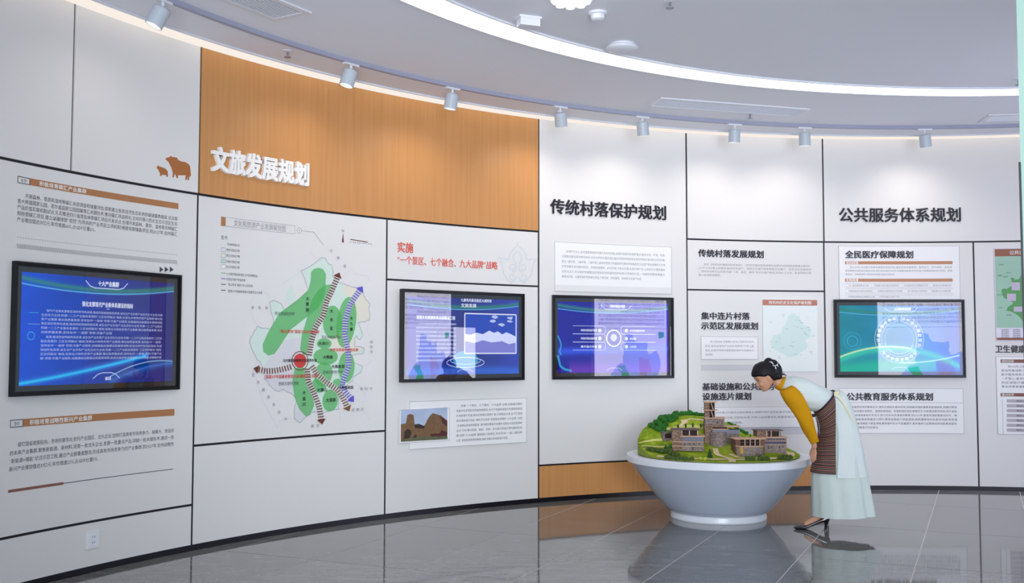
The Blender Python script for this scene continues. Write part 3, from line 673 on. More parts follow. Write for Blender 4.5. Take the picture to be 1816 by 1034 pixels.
# faint map poster
s0, z1 = W(1351.5, 531.5); s1, z0 = W(1450, 658.5)
r = empty('map_poster', wp((s0+s1)/2, (z0+z1)/2), 'pale mint map poster with a terracotta header band', 'poster')
g = G(); wbox(g, s0, s1, z0, z1, .001, .016); g.mk('board', mat('poster_pale', (232, 238, 234), .6), r)
zh = W(1351.5, 541.5)[1]; g = G(); wquad(g, s0, s1, zh, z1, .0168); g.mk('header_band', mat('poster_header', (188, 124, 104), .7), r)
wtext('header_text', [('阿坝州历史文化保护规划图', W(1362, 536)[0], W(1438, 536)[0], (zh+z1)/2, .040)], M_print_w, r, off=.018, bold=.008)
q = [(1408, 556), (1418, 562), (1424, 575), (1438, 585), (1436, 598), (1426, 604), (1432, 612), (1424, 622), (1412, 632), (1398, 634), (1386, 626), (1374, 622), (1364, 608), (1370, 596), (1382, 590), (1392, 574), (1398, 560)]
g = G(); wpoly(g, wob([W(*p) for p in q], .012, 4), .0170); g.mk('map_region', mat('poster_mint', (212, 232, 226), .8), r)
random.seed(3); g = G()
for k in range(34):
    s, z = W(random.uniform(1362, 1440), random.uniform(556, 636)); wquad(g, s, s+random.uniform(.008, .035), z, z+.004, .0178)
o = g.mk('place_names', mat('faint_ink', (160, 168, 168), .8), r); o['kind'] = 'stuff'
# --- sixth panel
lettering('title_lettering', '公共服务体系规划', (1486, 381), (1705, 381), .17, M_letk, 'large black raised title 公共服务体系规划 at the upper right', thick=.014, bold=.014, back=U)
P6 = panels['p6']
s0, z1 = W(1486.5, 436); s1, z0 = W(1703, 531.5)
cd, ext, ft = card((1486.5, 436), (1703, 531.5), 'white medical care board with two terracotta bars above the rightmost screen', t=.008)
for y0, y1, lab in ((463.3, 468.6, '规划目标'), (494.2, 499.6, '重点任务')):
    a, zt_ = W(1498, y0); b_, zb_ = W(1689, y1)
    g = G(); wquad(g, a, b_, zb_, zt_, ft+.001); g.mk('printed_bar', M_brown_r, cd)
    g = G(); wquad(g, a+.018, W(1521, y0)[0], zb_+.003, zt_-.003, ft+.002); g.mk('bar_label', M_print_w, cd)
    wtext('bar_text', [(lab, W(1502, y0)[0], W(1519, y0)[0], (zt_+zb_)/2, .028)], M_brown_r, cd, off=ft+.003, bold=.01)
wtext('printed_paragraph', para(['到2025年,全州医疗保障制度更加成熟定型,基本实现待遇保障、筹资运行、经办服务、基金监', '管等重要领域和医药服务供给,更加有效满足人民多样健康保障需求任务,医疗保障制度更加可持续、便捷', '高效化、法制更规范,更加协同发展深度治理体系。'], (1498.5, 474), (1688.5, 486.5), .023), M_ink_l, cd, off=ft+.001)
L = []
for y, items in ((506.3, [('深入推动国家集采工程', 1504, 1540), ('加强重点医疗服务监管管控', 1550, 1594), ('优化基本医疗保障服务体系', 1603, 1646), ('推进综合保障改革', 1654, 1687)]), (516.3, [('完善医保基金全流程风控管理机制', 1504, 1547), ('完善医保服务及诊疗网络', 1556, 1600), ('深入推动医疗机构改革', 1609, 1644), ('健全医疗人才保障制度', 1652, 1686)]), (526.3, [('统筹推进基础设施建设工程', 1504, 1551), ('引导社会医疗办医多元化', 1559, 1595)])):
    for (t, a, b_) in items: L.append((t, W(a, y)[0], W(b_, y)[0], W(a, y)[1], .021))
wtext('printed_items', L, M_ink_l, cd, off=ft+.001)
for y in (502.5, 509.5, 512.5, 519.8, 523): g = G(); a, z = W(1498, y); wquad(g, a, W(1690, y)[0], z-.0012, z+.0012, ft+.0008); g.mk('ruled_line', M_line, cd)
lettering('title_lettering', '全民医疗保障规划', (1498, 451.5), (1620, 451.5), .088, M_letk, 'small black raised title 全民医疗保障规划 above the terracotta bars', thick=.006, bold=.019, back=.008)
cd, ext, ft = card((1487, 688.5), (1709.5, 769.5), 'white education services board below the rightmost screen, behind the visitor',
 ['全面贯彻党的教育方针,落实立德树人根本任务,加快建设高质量教育发展体系,把握好教育', '作为民生改善社会稳定、增强民族团结、构建和谐社会的重要抓手,创新教育教学机制,提升激发', '活力,补短强弱激发办学活力,努力办好人民满意的教育,到2025年,教育资源配置更加优化、教',
  '育更加保障,教育质量全力提升,教育发展能力明显提高,高质量教育体系基本构建,教育强', '对社会发展贡献能力明显增强,教育现代化水平显著提升,基本建成三区教育综合创新教育基地,', '新时代优质教育示范区建设。'], (1500, 721.8), (1697.5, 758.8), .027, M_ink, t=.008)
g = G(); a, z = W(1487, 714); wquad(g, a, ext[1], z-.0018, z+.0018, ft+.001); g.mk('ruled_line', M_line, cd)
lettering('title_lettering', '公共教育服务体系规划', (1500, 703.5), (1655, 703.5), .090, M_letk, 'small black raised title 公共教育服务体系规划 below the rightmost screen', thick=.006, bold=.019, back=.008)
# --- seventh panel (cut by the glass)
s0, z1 = W(1762, 440.5); _, z0 = W(1765, 605); s1 = 2.15
r = empty('map_poster', wp((s0+s1)/2, (z0+z1)/2), 'green map poster at the far right, cut by the glass edge', 'poster')
g = G(); wbox(g, s0, s1, z0, z1, .001, .016); g.mk('board', mat('poster_lilac', (226, 222, 236), .6), r)
a = W(1764.5, 500)[0]; zh1 = W(1764.5, 442)[1]; zh0 = W(1764.5, 455)[1]; zm = W(1765, 581.5)[1]; zf1 = W(1766, 599)[1]; zf0 = W(1766, 603.5)[1]
m_pb = mat('poster_brown', (150, 98, 76), .7)
for q0, q1, nm in ((zh0, zh1, 'header_band'), (zf0, zf1, 'footer_band')): g = G(); wquad(g, a, s1-.02, q0, q1, .0168); g.mk(nm, m_pb, r)
wtext('header_text', [('公共设施规划图', W(1789, 449)[0], W(1789, 449)[0]+.36, (zh1+zh0)/2, .050)], M_print_w, r, off=.018, bold=.008)
g = G(); wquad(g, a, s1-.02, zm, zh0, .0168); g.mk('map_ground', mat('poster_sea', (160, 198, 176), .7, vary=.08, vscale=3), r)
q = [(1791, 494), (1795, 492), (1800, 497), (1806, 494), (1811, 486), (1830, 480), (1850, 500), (1850, 560), (1820, 575), (1800, 556), (1784, 550), (1786, 545), (1797, 537), (1784, 530), (1778, 528), (1774, 516), (1779, 511), (1786, 512), (1796, 505)]
g = G(); wpoly(g, wob([W(*p) for p in q], .008, 3), .0172); g.mk('map_region', mat('poster_green', (96, 158, 96), .7), r)
m_co = mat('poster_callout', (196, 186, 204), .7)
for (x0, y0, x1, y1) in ((1793, 501, 1808, 515), (1785, 521, 1801, 534), (1797, 544, 1812, 553)):
    a2, zz1 = W(x0, y0); b2, zz0 = W(x1, y1); g = G(); wquad(g, a2, b2, zz0, zz1, .0176); g.mk('callout', m_co, r)
g = G(); L = []
random.seed(5)
for (x, y, t) in ((1771, 470, '阿坝'), (1768, 489, '壤塘县'), (1778, 491, '红原县'), (1784, 484, '黑水'), (1768, 523, '金川县'), (1784, 559, '马尔康'), (1769, 546, '小金县')): L.append((t, W(x, y)[0], W(x, y)[0]+.05, W(x, y)[1], .016))
for k in range(5):
    for j in range(2): L.append(('规划图例', W(1775, 585)[0]+.12*j, W(1775, 585)[0]+.12*j+.08, W(1770, 585)[1]-.022*k, .016))
wtext('map_labels', L, M_ink, r, off=.0182)
lettering('title_lettering', '卫生健康服务', (1764.5, 619), (1848, 619), .088, M_letk, 'black raised characters 卫生健 at the right edge, cut by the glass', thick=.006, bold=.019)
cd, ext, ft = card((1765.5, 632), (1860, 771.5), 'narrow white health board at the right edge with two brown label bars', t=.008)
for y0, y1, lab in ((637.5, 643.5, '规划目标'), (697, 703, '重点任务')):
    a, zt_ = W(1774, y0); zb_ = W(1774, y1)[1]
    g = G(); wquad(g, a, ext[1]-.03, zb_, zt_, ft+.001); g.mk('printed_bar', mat('bar_brown', (134, 92, 80), .7), cd)
    wtext('bar_text', [(lab, W(1776, y0)[0], W(1798, y0)[0], (zt_+zb_)/2, .030)], M_print_w, cd, off=ft+.002, bold=.01)
wtext('printed_paragraph', para(['到2025年,卫生健康体系更加完', '更加完善成熟,公平可及普惠', '医疗服务体系,健康产业更加', '一步核心,基本医疗卫生制度', '的区域医疗基础服务建设', '事业改革发展取得效果。'], (1774.5, 650), (1852, 686), .028), M_ink, cd, off=ft+.001)
L = []; m_row = mat('row_mauve', (186, 178, 184), .7)
for k in range(7):
    y = 711+8.6*k; a, z = W(1785, y); g = G(); wquad(g, a, ext[1]-.03, z-.018, z+.018, ft+.001); g.mk('list_row', m_row, cd); L.append(('健全公共卫生服务', a+.10, a+.34, z, .024))
wtext('list_text', L, M_ink, cd, off=ft+.002)
g = G(); a = W(1778, 740)[0]; wquad(g, a-.002, a+.002, W(1778, 770)[1], W(1778, 708)[1], ft+.001); g.mk('list_rule', M_line, cd)

# wall outlet
s, z = W(163.5, 957); r = empty('wall_outlet', wp(s, z), 'white square double wall socket low on the leftmost panel', 'socket')
M_pl = mat('outlet_plastic', (232, 234, 238), .35)
g = G(); wbox(g, s-.052, s+.052, z-.058, z+.058, .001, .012); g.mk('plate', M_pl, r)
g = G(); wbox(g, s-.036, s+.036, z-.042, z+.042, .012, .015); g.mk('insert', M_pl, r)
g = G()
for dz in (.02, -.018):
    for ds in (-.008, .008): wbox(g, s+ds-.002, s+ds+.002, z+dz-.007, z+dz+.007, .015, .0155)
g.mk('pin_slots', MATS['ink_grey'], r)

# ================================================================== SCREENS
TH = [-1.0995, -0.6263, -0.4007, 0.0212]; TW, TZ0, TZ1 = 1.4494, 1.2471, 2.1193
TYAW = [0, -0.030, 0, 0]
M_glass = bpy.data.materials.new('screen_glass'); M_glass.use_nodes = True; nt = M_glass.node_tree; nt.nodes.clear()
o_ = nt.nodes.new('ShaderNodeOutputMaterial'); t_ = nt.nodes.new('ShaderNodeBsdfTransparent'); gl = nt.nodes.new('ShaderNodeBsdfGlossy'); gl.inputs['Roughness'].default_value = 0.015
gl.inputs[0].default_value = (1, 1, 1, 1); x_ = nt.nodes.new('ShaderNodeMixShader'); x_.inputs[0].default_value = 0.10
nt.links.new(t_.outputs[0], x_.inputs[1]); nt.links.new(gl.outputs[0], x_.inputs[2]); nt.links.new(x_.outputs[0], o_.inputs[0])

def screen_mat(name, c0, c1, c2, bands, gain=1.0):
    """picture shown by a lit screen: gradient with glowing bands; UV in 0..1"""
    m = bpy.data.materials.new(name); m.use_nodes = True; nt = m.node_tree; nt.nodes.clear(); Lk = nt.links.new
    N = lambda t: nt.nodes.new(t)
    uv = N('ShaderNodeUVMap'); sx = N('ShaderNodeSeparateXYZ'); Lk(uv.outputs[0], sx.inputs[0])
    def math_(op, a, b_=None, c=None):
        n = N('ShaderNodeMath'); n.operation = op
        for i, v in enumerate((a, b_, c)):
            if v is None: continue
            if isinstance(v, (int, float)): n.inputs[i].default_value = v
            else: Lk(v, n.inputs[i])
        return n.outputs[0]
    rp = N('ShaderNodeValToRGB'); rp.color_ramp.elements[0].color = rgb(c0); rp.color_ramp.elements[1].color = rgb(c2); e = rp.color_ramp.elements.new(.5); e.color = rgb(c1)
    Lk(sx.outputs[0], rp.inputs[0]); acc = rp.outputs[0]
    nz = N('ShaderNodeTexNoise'); nz.inputs['Scale'].default_value = 3.0; Lk(uv.outputs[0], nz.inputs['Vector'])
    vm = N('ShaderNodeMix'); vm.data_type = 'RGBA'; vm.blend_type = 'MULTIPLY'; vm.inputs[0].default_value = .5; Lk(acc, vm.inputs[6]); Lk(nz.outputs['Fac'], vm.inputs[7]); acc = vm.outputs[2]
    for (a0, a1, a2, wd, col, u0, u1, amp) in bands:
        f = math_('MULTIPLY_ADD', sx.outputs[0], a2, a1); f = math_('MULTIPLY_ADD', f, sx.outputs[0], a0)
        d = math_('DIVIDE', math_('SUBTRACT', sx.outputs[1], f), wd); gss = math_('EXPONENT', math_('MULTIPLY', math_('MULTIPLY', d, d), -1.0))
        msk = math_('MULTIPLY', math_('GREATER_THAN', sx.outputs[0], u0), math_('LESS_THAN', sx.outputs[0], u1))
        fac = math_('MULTIPLY', math_('MULTIPLY', gss, msk), amp)
        a_ = N('ShaderNodeMix'); a_.data_type = 'RGBA'; a_.inputs[7].default_value = rgb(col); Lk(fac, a_.inputs[0]); Lk(acc, a_.inputs[6]); acc = a_.outputs[2]
    em = N('ShaderNodeEmission'); em.inputs[1].default_value = gain; Lk(acc, em.inputs[0]); o = N('ShaderNodeOutputMaterial'); Lk(em.outputs[0], o.inputs[0]); return m
TEALB = [(.95, -.28, .28, .022, (40, 130, 110), 0, 1, .8), (.90, -.22, .24, .006, (90, 180, 230), 0, 1, .9)]
SM = [screen_mat('screen_picture_industry', (6, 84, 235), (6, 56, 172), (34, 36, 128), TEALB+[(.02, .22, .10, .03, (24, 120, 230), 0, .82, .8), (.02, .22, .10, .012, (30, 190, 240), 0, .80, .95), (-.75, 2.1, -1.15, .006, (140, 190, 230), .55, 1, .8), (-.62, 1.55, -.75, .006, (90, 100, 220), .6, 1, .8), (-.60, 1.5, -.72, .03, (20, 110, 190), .55, 1, .5)], 1.05),
      screen_mat('screen_picture_tourism', (60, 60, 180), (40, 50, 140), (56, 76, 200), TEALB+[(.02, .10, -.10, .06, (50, 120, 240), 0, 1, .5)], 1.1),
      screen_mat('screen_picture_villages', (24, 28, 170), (26, 22, 180), (60, 52, 215), TEALB+[(.30, .05, 0, .05, (50, 90, 240), 0, 1, .7), (.02, .1, -.1, .10, (110, 50, 190), .1, 1, .7)], 1.1),
      screen_mat('screen_picture_services', (26, 150, 170), (36, 150, 205), (60, 110, 220), TEALB+[(.18, .75, -.85, .05, (50, 200, 170), 0, 1, .8), (.22, .75, -.9, .012, (210, 245, 190), 0, .6, .9), (.02, .2, -.1, .12, (24, 190, 150), 0, .8, .7), (.30, -.6, .55, .010, (190, 240, 255), .5, 1, .8)], 1.1)]
E_w = emis('screen_white', (225, 232, 255), 1.0); E_lb = veil('screen_lightblue', (150, 180, 255), .55, True); E_w2 = veil('screen_soft_white', (200, 215, 255), .8, True); E_cy = veil('screen_cyan', (60, 200, 245), .55, True)
labels = ['widescreen display at the far left showing a deep blue page of white text', 'widescreen display with the mountain photo, right of the wall map', 'widescreen display with a violet-blue menu page, under the village protection title', 'widescreen display with a teal picture and ring diagram, rightmost of the four']
TVF = []
for i in range(4):
    th = TH[i]; nrm = Vector((math.sin(th), math.cos(th), 0)); C = Vector((CX, CY, 0))+nrm*(R-(.086 if i == 1 else .066)); C.z = (TZ0+TZ1)/2
    yw = th+TYAW[i]; nrm = Vector((math.sin(yw), math.cos(yw), 0)); tan = Vector((math.cos(yw), -math.sin(yw), 0))
    TVF.append((C, tan, nrm))
    r = empty('wall_display', C, labels[i], 'screen', 'wall-mounted screens in the curved wall')
    Q = lambda x, z, d, C=C, tan=tan, nrm=nrm: C+tan*x+Vector((0, 0, z))-nrm*d          # d towards the room
    hw, hh = TW/2, (TZ1-TZ0)/2
    def fr(g, a, b_, d0, d1, Q=Q):           # rectangular ring between half sizes a (outer) and b (inner)
        V = []
        for (x, z) in ((-1, -1), (1, -1), (1, 1), (-1, 1)):
            V += [Q(x*a[0], z*a[1], d0), Q(x*a[0], z*a[1], d1), Q(x*b_[0], z*b_[1], d1), Q(x*b_[0], z*b_[1], d0)]
        F = []
        for k in range(4):
            a_, c_ = k*4, ((k+1) % 4)*4
            for j in range(4): j2 = (j+1) % 4; F.append((a_+j, c_+j, c_+j2, a_+j2))
        g.add(V, F)
    g = G(); fr(g, (hw, hh), (hw-.016, hh-.016), -.05, .004); g.mk('outer_frame', M_frame, r)
    g = G(); fr(g, (hw-.016, hh-.016), (hw-.030, hh-.030), -.05, -.008); g.mk('inner_frame', M_frame, r)
    bx = .062; by = .066
    g = G(); g.add([Q(-hw+.02, -hh+.02, -.0165), Q(hw-.02, -hh+.02, -.0165), Q(hw-.02, hh-.02, -.0165), Q(-hw+.02, hh-.02, -.0165)], [(0, 1, 2, 3)])
    g.add([Q(-hw+.02, -hh+.02, -.05), Q(hw-.02, -hh+.02, -.05), Q(hw-.02, hh-.02, -.05), Q(-hw+.02, hh-.02, -.05)], [(3, 2, 1, 0)]); g.mk('bezel', M_gap, r)
    w2, h2 = hw-bx, hh-by
    V = [Q(-w2, -h2, -.0150), Q(w2, -h2, -.0150), Q(w2, h2, -.0150), Q(-w2, h2, -.0150)]
    pic = mk('lit_picture', V, [(0, 1, 2, 3)], SM[i], r, uvs=[(0, 0), (1, 0), (1, 1), (0, 1)])
    V = [Q(-hw+.029, -hh+.029, -.010), Q(hw-.029, -hh+.029, -.010), Q(hw-.029, hh-.029, -.010), Q(-hw+.029, hh-.029, -.010)]
    TP = lambda u, v, d=-.0135, Q=Q, w2=w2, h2=h2: Q(-w2+2*w2*u, -h2+2*h2*v, d)
    TVF[i] = (C, tan, nrm, TP, pic, w2, h2)
    mk('cover_glass', V, [(0, 1, 2, 3)], M_glass, r)
def t_text(i, rows, m, bold=.006):
    TP, pic, w2, h2 = TVF[i][3:]; g = G()
    for (body, u0, u1, v, em) in rows: text_geo(g, body, u0, u1, v, em, lambda s, z, d: TP(s, z, d), -.0128, 0, bold=bold)
    return g.mk('screen_text', m, pic)
def t_line(i, pts, wd, m, d=-.0132, name='screen_line', close=False):
    TP, pic, w2, h2 = TVF[i][3:]; g = G(); asp = w2/h2
    if close: pts = list(pts)+[pts[0]]
    for a, b_ in zip(pts[:-1], pts[1:]):
        dx, dy = (b_[0]-a[0])*asp, b_[1]-a[1]; L = math.hypot(dx, dy) or 1e-6; nx, ny = -dy/L*wd/2/asp, dx/L*wd/2
        g.add([TP(a[0]+nx, a[1]+ny, d), TP(a[0]-nx, a[1]-ny, d), TP(b_[0]-nx, b_[1]-ny, d), TP(b_[0]+nx, b_[1]+ny, d)], [(0, 1, 2, 3)])
    return g.mk(name, m, pic)
def t_poly(i, pts, m, d=-.0135, name='screen_shape'):
    TP, pic = TVF[i][3:5]; g = G()
    for t in tri2d(pts): g.add([TP(pts[k][0], pts[k][1], d) for k in t], [(0, 1, 2)])
    return g.mk(name, m, pic)
A_ = TVF[0][5]/TVF[0][6]
def circ(u, v, r, a0=0, a1=2*math.pi, n=36, ky=1): return [(u+r/A_*math.cos(a0+(a1-a0)*k/n), v+r*ky*math.sin(a0+(a1-a0)*k/n)) for k in range(n+1)]
# common header tab
titles = ['十大产业集群', '文化旅游产业发展', '传统村落保护规划', '公共服务体系规划']
for i, t in enumerate(titles):
    if i != 1:
        t_line(i, [(.38, .965), (.41, .915), (.44, .90), (.60, .90), (.63, .915), (.66, .965)], .010, E_w2)
        t_text(i, [(t, .46, .60, .945, .052)], E_w, .03)
    t_line(i, [(.44, .045), (.47, .085), (.50, .10), (.56, .10), (.59, .085), (.62, .045)] if i == 0 else [(.43, .03), (.46, .065), (.54, .065), (.57, .03)], .008, E_w2)
t_text(0, [('返回', .52, .56, .045, .034)], E_w, .02)
t_text(0, [('强化支撑现代产业新体系建设的指标', .36, .70, .745, .050)], E_w, .02)
src = '现代产业体系聚焦区域优势特色发展,推进供给侧结构性改革,以生态产业化和产业生态化为主线,构建一二三产业融合发展的“三区协同联动”格局,培育壮大特色优势产业集群,推动高质量发展,坚持全州“一盘棋”思想,完善产业链条,加强基础设施建设和要素保障,促进文旅农牧深度融合,形成绿色低碳循环发展的现代经济体系,'
rows = []
for k in range(12):
    L_ = 46; st = (k*37) % (len(src)-L_); body = (src+src)[st:st+L_]
    u0, u1 = .115, .915
    if k in (0, 6): u0 = .145
    if k == 5: body = body[:24]; u1 = .56
    rows.append((body, u0, u1, .668-.0385*k-(.004 if k > 5 else 0), .026))
t_text(0, rows, E_w2, .006)
t_line(0, [(.52, .705), (.54, .705)], .006, E_w2)
t_line(0, [(.045, .645), (.10, .645)], .006, E_cy); t_line(0, [(.04, .545), (.11, .545)], .006, E_lb)
t_line(0, circ(.06, .44, .035), .008, E_cy, close=False)
# second screen
t_text(1, [('加强文化旅游体系品牌建设工程', .075, .41, .735, .052)], E_w, .03)
rows = [((src*2)[k*17:k*17+24], .10 if k == 0 else .075, .42 if k < 9 else .3, .655-.052*k, .028) for k in range(10)]
t_text(1, rows, E_w2, .008)
x0, x1, y0, y1 = .495, .972, .275, .80
t_poly(1, [(x0, y0), (x1, y0), (x1, y1), (x0, y1)], screen_mat('screen_photo_sky', (44, 82, 214), (60, 110, 232), (50, 120, 240), []), -.0134, 'photo_sky')
t_poly(1, [(x0, y0), (x1, y0), (x1, .50), (.93, .53), (.88, .56), (.84, .53), (.80, .57), (.76, .55), (.72, .58), (.66, .53), (.60, .55), (.55, .52), (x0, .53)], screen_mat('screen_snow', (200, 206, 246), (176, 186, 238), (150, 168, 236), [], 1.6), -.0132, 'photo_mountain')
t_poly(1, [(x0, y0), (x1, y0), (x1, .42), (.90, .40), (.84, .44), (.74, .42), (.66, .45), (.58, .41), (x0, .44)], screen_mat('screen_valley', (120, 122, 205), (96, 98, 190), (60, 60, 150), [], 1.5), -.0130, 'photo_valley')
random.seed(2)
for k in range(5):
    cxk, cyk = random.uniform(.6, .93), random.uniform(.64, .76); t_poly(1, [(cxk+a*random.uniform(.04, .07)/A_, cyk+b_*random.uniform(.012, .028)) for a, b_ in ((1, 0), (.6, .8), (0, 1), (-.7, .7), (-1, 0), (-.5, -.7), (.3, -1))], E_w2, -.0130, 'photo_cloud')
t_line(1, [(x0, y0), (x1, y0), (x1, y1), (x0, y1)], .016, E_w, -.0126, close=True)
t_line(1, circ(.505, .155, .30, ky=.22), .010, E_w2); t_line(1, circ(.505, .18, .24, ky=.20), .008, E_w2)
t_poly(1, circ(.505, .19, .20, n=24, ky=.6)[:-1], E_cy, name='screen_glow')
t_text(1, [('九寨沟风景名胜区大美阿坝', .46, .74, .975, .045), ('文旅发展', .46, .60, .905, .055)], E_w, .02)
# third screen
for k, v in enumerate((.60, .485, .37)):
    n_ = (v+.062, v-.05)
    t_line(2, [(.13, n_[0]), (.40, n_[0]), (.42, n_[0]-.02), (.42, n_[1]+.02), (.40, n_[1]), (.13, n_[1])], .007, E_w2)
    t_line(2, [(.88, n_[0]), (.58, n_[0]), (.56, n_[0]-.02), (.56, n_[1]+.02), (.58, n_[1]), (.88, n_[1])], .007, E_w2)
    t_poly(2, circ(.37, v, .026, n=14)[:-1], E_w); t_poly(2, circ(.61, v, .026, n=14)[:-1], E_w)
    t_text(2, [(['传统村落保护规划', '传统村落发展规划', '集中连片村落'][k], .20, .345, v, .036), (['乡村风貌整治规划', '基础设施', '公共设施'][k], .64, .78 if k == 0 else .70, v, .034)], E_w, .02)
t_line(2, circ(.495, .49, .115), .018, E_w); t_poly(2, circ(.495, .50, .055, n=8)[:-1], E_w2)
t_line(2, [(.0, .52), (.02, .45), (.03, .38), (.015, .30), (.03, .25)], .02, E_cy); t_line(2, [(.0, .25), (.02, .10), (.06, .05), (.12, .03)], .03, E_cy)
# fourth screen
for k in range(3):
    a0 = math.radians(90-120*k-114); a1 = math.radians(90-120*k-6)
    arc = circ(.498, .495, .365, a0, a1, 26); inn = circ(.498, .495, .265, a0, a1, 26)
    t_line(3, arc+inn[::-1], .008, E_w2, close=True)
    TP, pic, w2, h2 = TVF[3][3:]; g = G(); tt = ['公共医疗保障规划', '公共教育服务体系', '卫生健康服务体系'][k]
    for j, ch in enumerate(tt):
        a = a1-(a1-a0)*(j+.5)/len(tt); u, v = .498+.315/A_*math.cos(a), .495+.315*math.sin(a)
        text_geo(g, ch, u-.017, u+.017, v, .056, lambda s, z, d: TP(s, z, d), -.0126, bold=.018)
    g.mk('screen_text', E_w, pic)
t_line(3, circ(.498, .495, .215), .018, E_cy); t_line(3, circ(.498, .495, .225, 3.4, 5.9, 30), .012, E_w2)
t_line(3, circ(.105, .46, .13, 0, 6.283, 30), .006, E_cy); t_line(3, circ(.105, .46, .08), .012, E_cy)

# ================================================================== BACKLIT BOARD seen only as a reflection in the screens
A0 = Vector((5.47, 7.08, 0)); ad_ = math.radians(20); dv = Vector((math.cos(ad_), math.sin(ad_), 0)); nv = Vector((-math.sin(ad_), math.cos(ad_), 0))
LB = lambda s, z, d=0: A0+dv*s+Vector((0, 0, z))+nv*d
r = empty('backlit_board', LB(.7, 0), 'tall backlit map board reflected as a pale sheet in the screens', 'light board')
M_box = emis('backlit_sheet', (222, 222, 240), 6.0)
qn = lambda g, s0, s1, z0, z1, d0, d1: g.add([LB(s0, z0, d0), LB(s1, z0, d0), LB(s1, z1, d0), LB(s0, z1, d0), LB(s0, z0, d1), LB(s1, z0, d1), LB(s1, z1, d1), LB(s0, z1, d1)], [(0, 3, 2, 1), (4, 5, 6, 7), (0, 1, 5, 4), (1, 2, 6, 5), (2, 3, 7, 6), (3, 0, 4, 7)])
g = G(); qn(g, 0, 1.42, .0, 2.9, -.10, -.004); qn(g, 1.48, 2.12, 0, 1.95, -.10, -.004); g.mk('case', M_trimw, r)
g = G(); qn(g, .01, 1.41, .5, 2.85, -.004, 0); qn(g, 1.49, 2.11, .5, 1.94, -.004, 0); g.mk('lit_sheet', M_box, r)
M_bink = emis('board_ink', (150, 146, 205), 3.0); 
for k in range(11):
    body = (src*2)[k*13:k*13+30]; g = G()
    text_geo(g, body, 1.36, .08 if k % 4 != 3 else .5, 2.62-.063*k, .050, lambda s, z, d: LB(s, z, d), .002, bold=.0); g.mk('board_line', M_bink, r)
def lbpoly(pts, m, name, d=.002):
    g = G()
    for t in tri2d(pts): g.add([LB(pts[k][0], pts[k][1], d) for k in t], [(0, 1, 2)])
    return g.mk(name, m, r)
random.seed(21)
def rag(poly, amp):
    out = []
    for i in range(len(poly)):
        a, b_ = poly[i], poly[(i+1) % len(poly)]
        for k in range(3): out.append((a[0]+(b_[0]-a[0])*k/3+random.uniform(-amp, amp), a[1]+(b_[1]-a[1])*k/3+random.uniform(-amp, amp)))
    return out
lbpoly([(0, 1.905), (1.41, 1.905), (1.41, 1.91), (0, 1.91)], M_bink, 'board_rule')
lbpoly(rag([(.62, 1.82), (.72, 1.80), (.80, 1.70), (1.0, 1.68), (1.05, 1.50), (1.22, 1.52), (1.30, 1.36), (1.20, 1.10), (1.0, 1.02), (.7, 1.0), (.35, .98), (.30, 1.12), (.42, 1.28), (.56, 1.36), (.55, 1.55)], .02), emis('board_blue', (160, 176, 238), 6.0), 'board_map')
lbpoly(rag([(.42, 1.28), (.58, 1.32), (.68, 1.10), (.60, .98), (.46, 1.0), (.52, 1.14)], .015), emis('board_green', (90, 214, 160), 3.3), 'board_map_zone', .004)
lbpoly(rag([(.85, 1.45), (1.05, 1.4), (1.1, 1.2), (.9, 1.1)], .02), emis('board_lilac', (196, 180, 234), 4.2), 'board_map_zone', .004)
lbpoly(rag([(1.24, 1.86), (1.36, 1.86), (1.35, 1.76), (1.26, 1.74)], .01), emis('board_logo', (90, 210, 120), 3.5), 'board_logo', .004)

# ================================================================== GLASS PARTITION AT THE RIGHT
M_pane = bpy.data.materials.new('partition_glass'); M_pane.use_nodes = True; b = M_pane.node_tree.nodes['Principled BSDF']
b.inputs['Base Color'].default_value = (0.86, 0.97, 0.92, 1); b.inputs['Transmission Weight'].default_value = 1.0; b.inputs['Roughness'].default_value = 0.01; b.inputs['IOR'].default_value = 1.5
M_edge = mat('glass_edge', (116, 138, 128), 0.3, vary=.2, vscale=3)
e0 = at(1804.5, 60, 1.62)
ex, ey = e0.x, 1.62
r = empty('glass_partition', (ex, ey, 0), 'sheet of thick green-edged glass at the right border of the view', 'glass panel')
ga = math.atan2(ex, ey); gd = Vector((math.sin(ga+.10), math.cos(ga+.10), 0)); gn = Vector((gd.y, -gd.x, 0))
def gbox(a, b_, t0, t1, z0, z1, m, nm):
    V = [Vector((ex, ey, 0))+gd*x+gn*t+Vector((0, 0, z)) for x in (a, b_) for t in (t0, t1) for z in (z0, z1)]
    return mk(nm, V, [(0, 1, 3, 2), (4, 6, 7, 5), (0, 4, 5, 1), (2, 3, 7, 6), (0, 2, 6, 4), (1, 5, 7, 3)], m, r)
gbox(-.006, .0, 0, .013, .02, 2.6, M_edge, 'polished_edge'); gbox(.0, 1.1, 0, .013, .02, 2.6, M_pane, 'pane')
gbox(-.02, 1.1, -.012, .025, 0, .02, M_metal, 'floor_channel')
gbox(-.007, -.001, -.0028, .0006, .02, 1.846, M_gap, 'black_gasket')

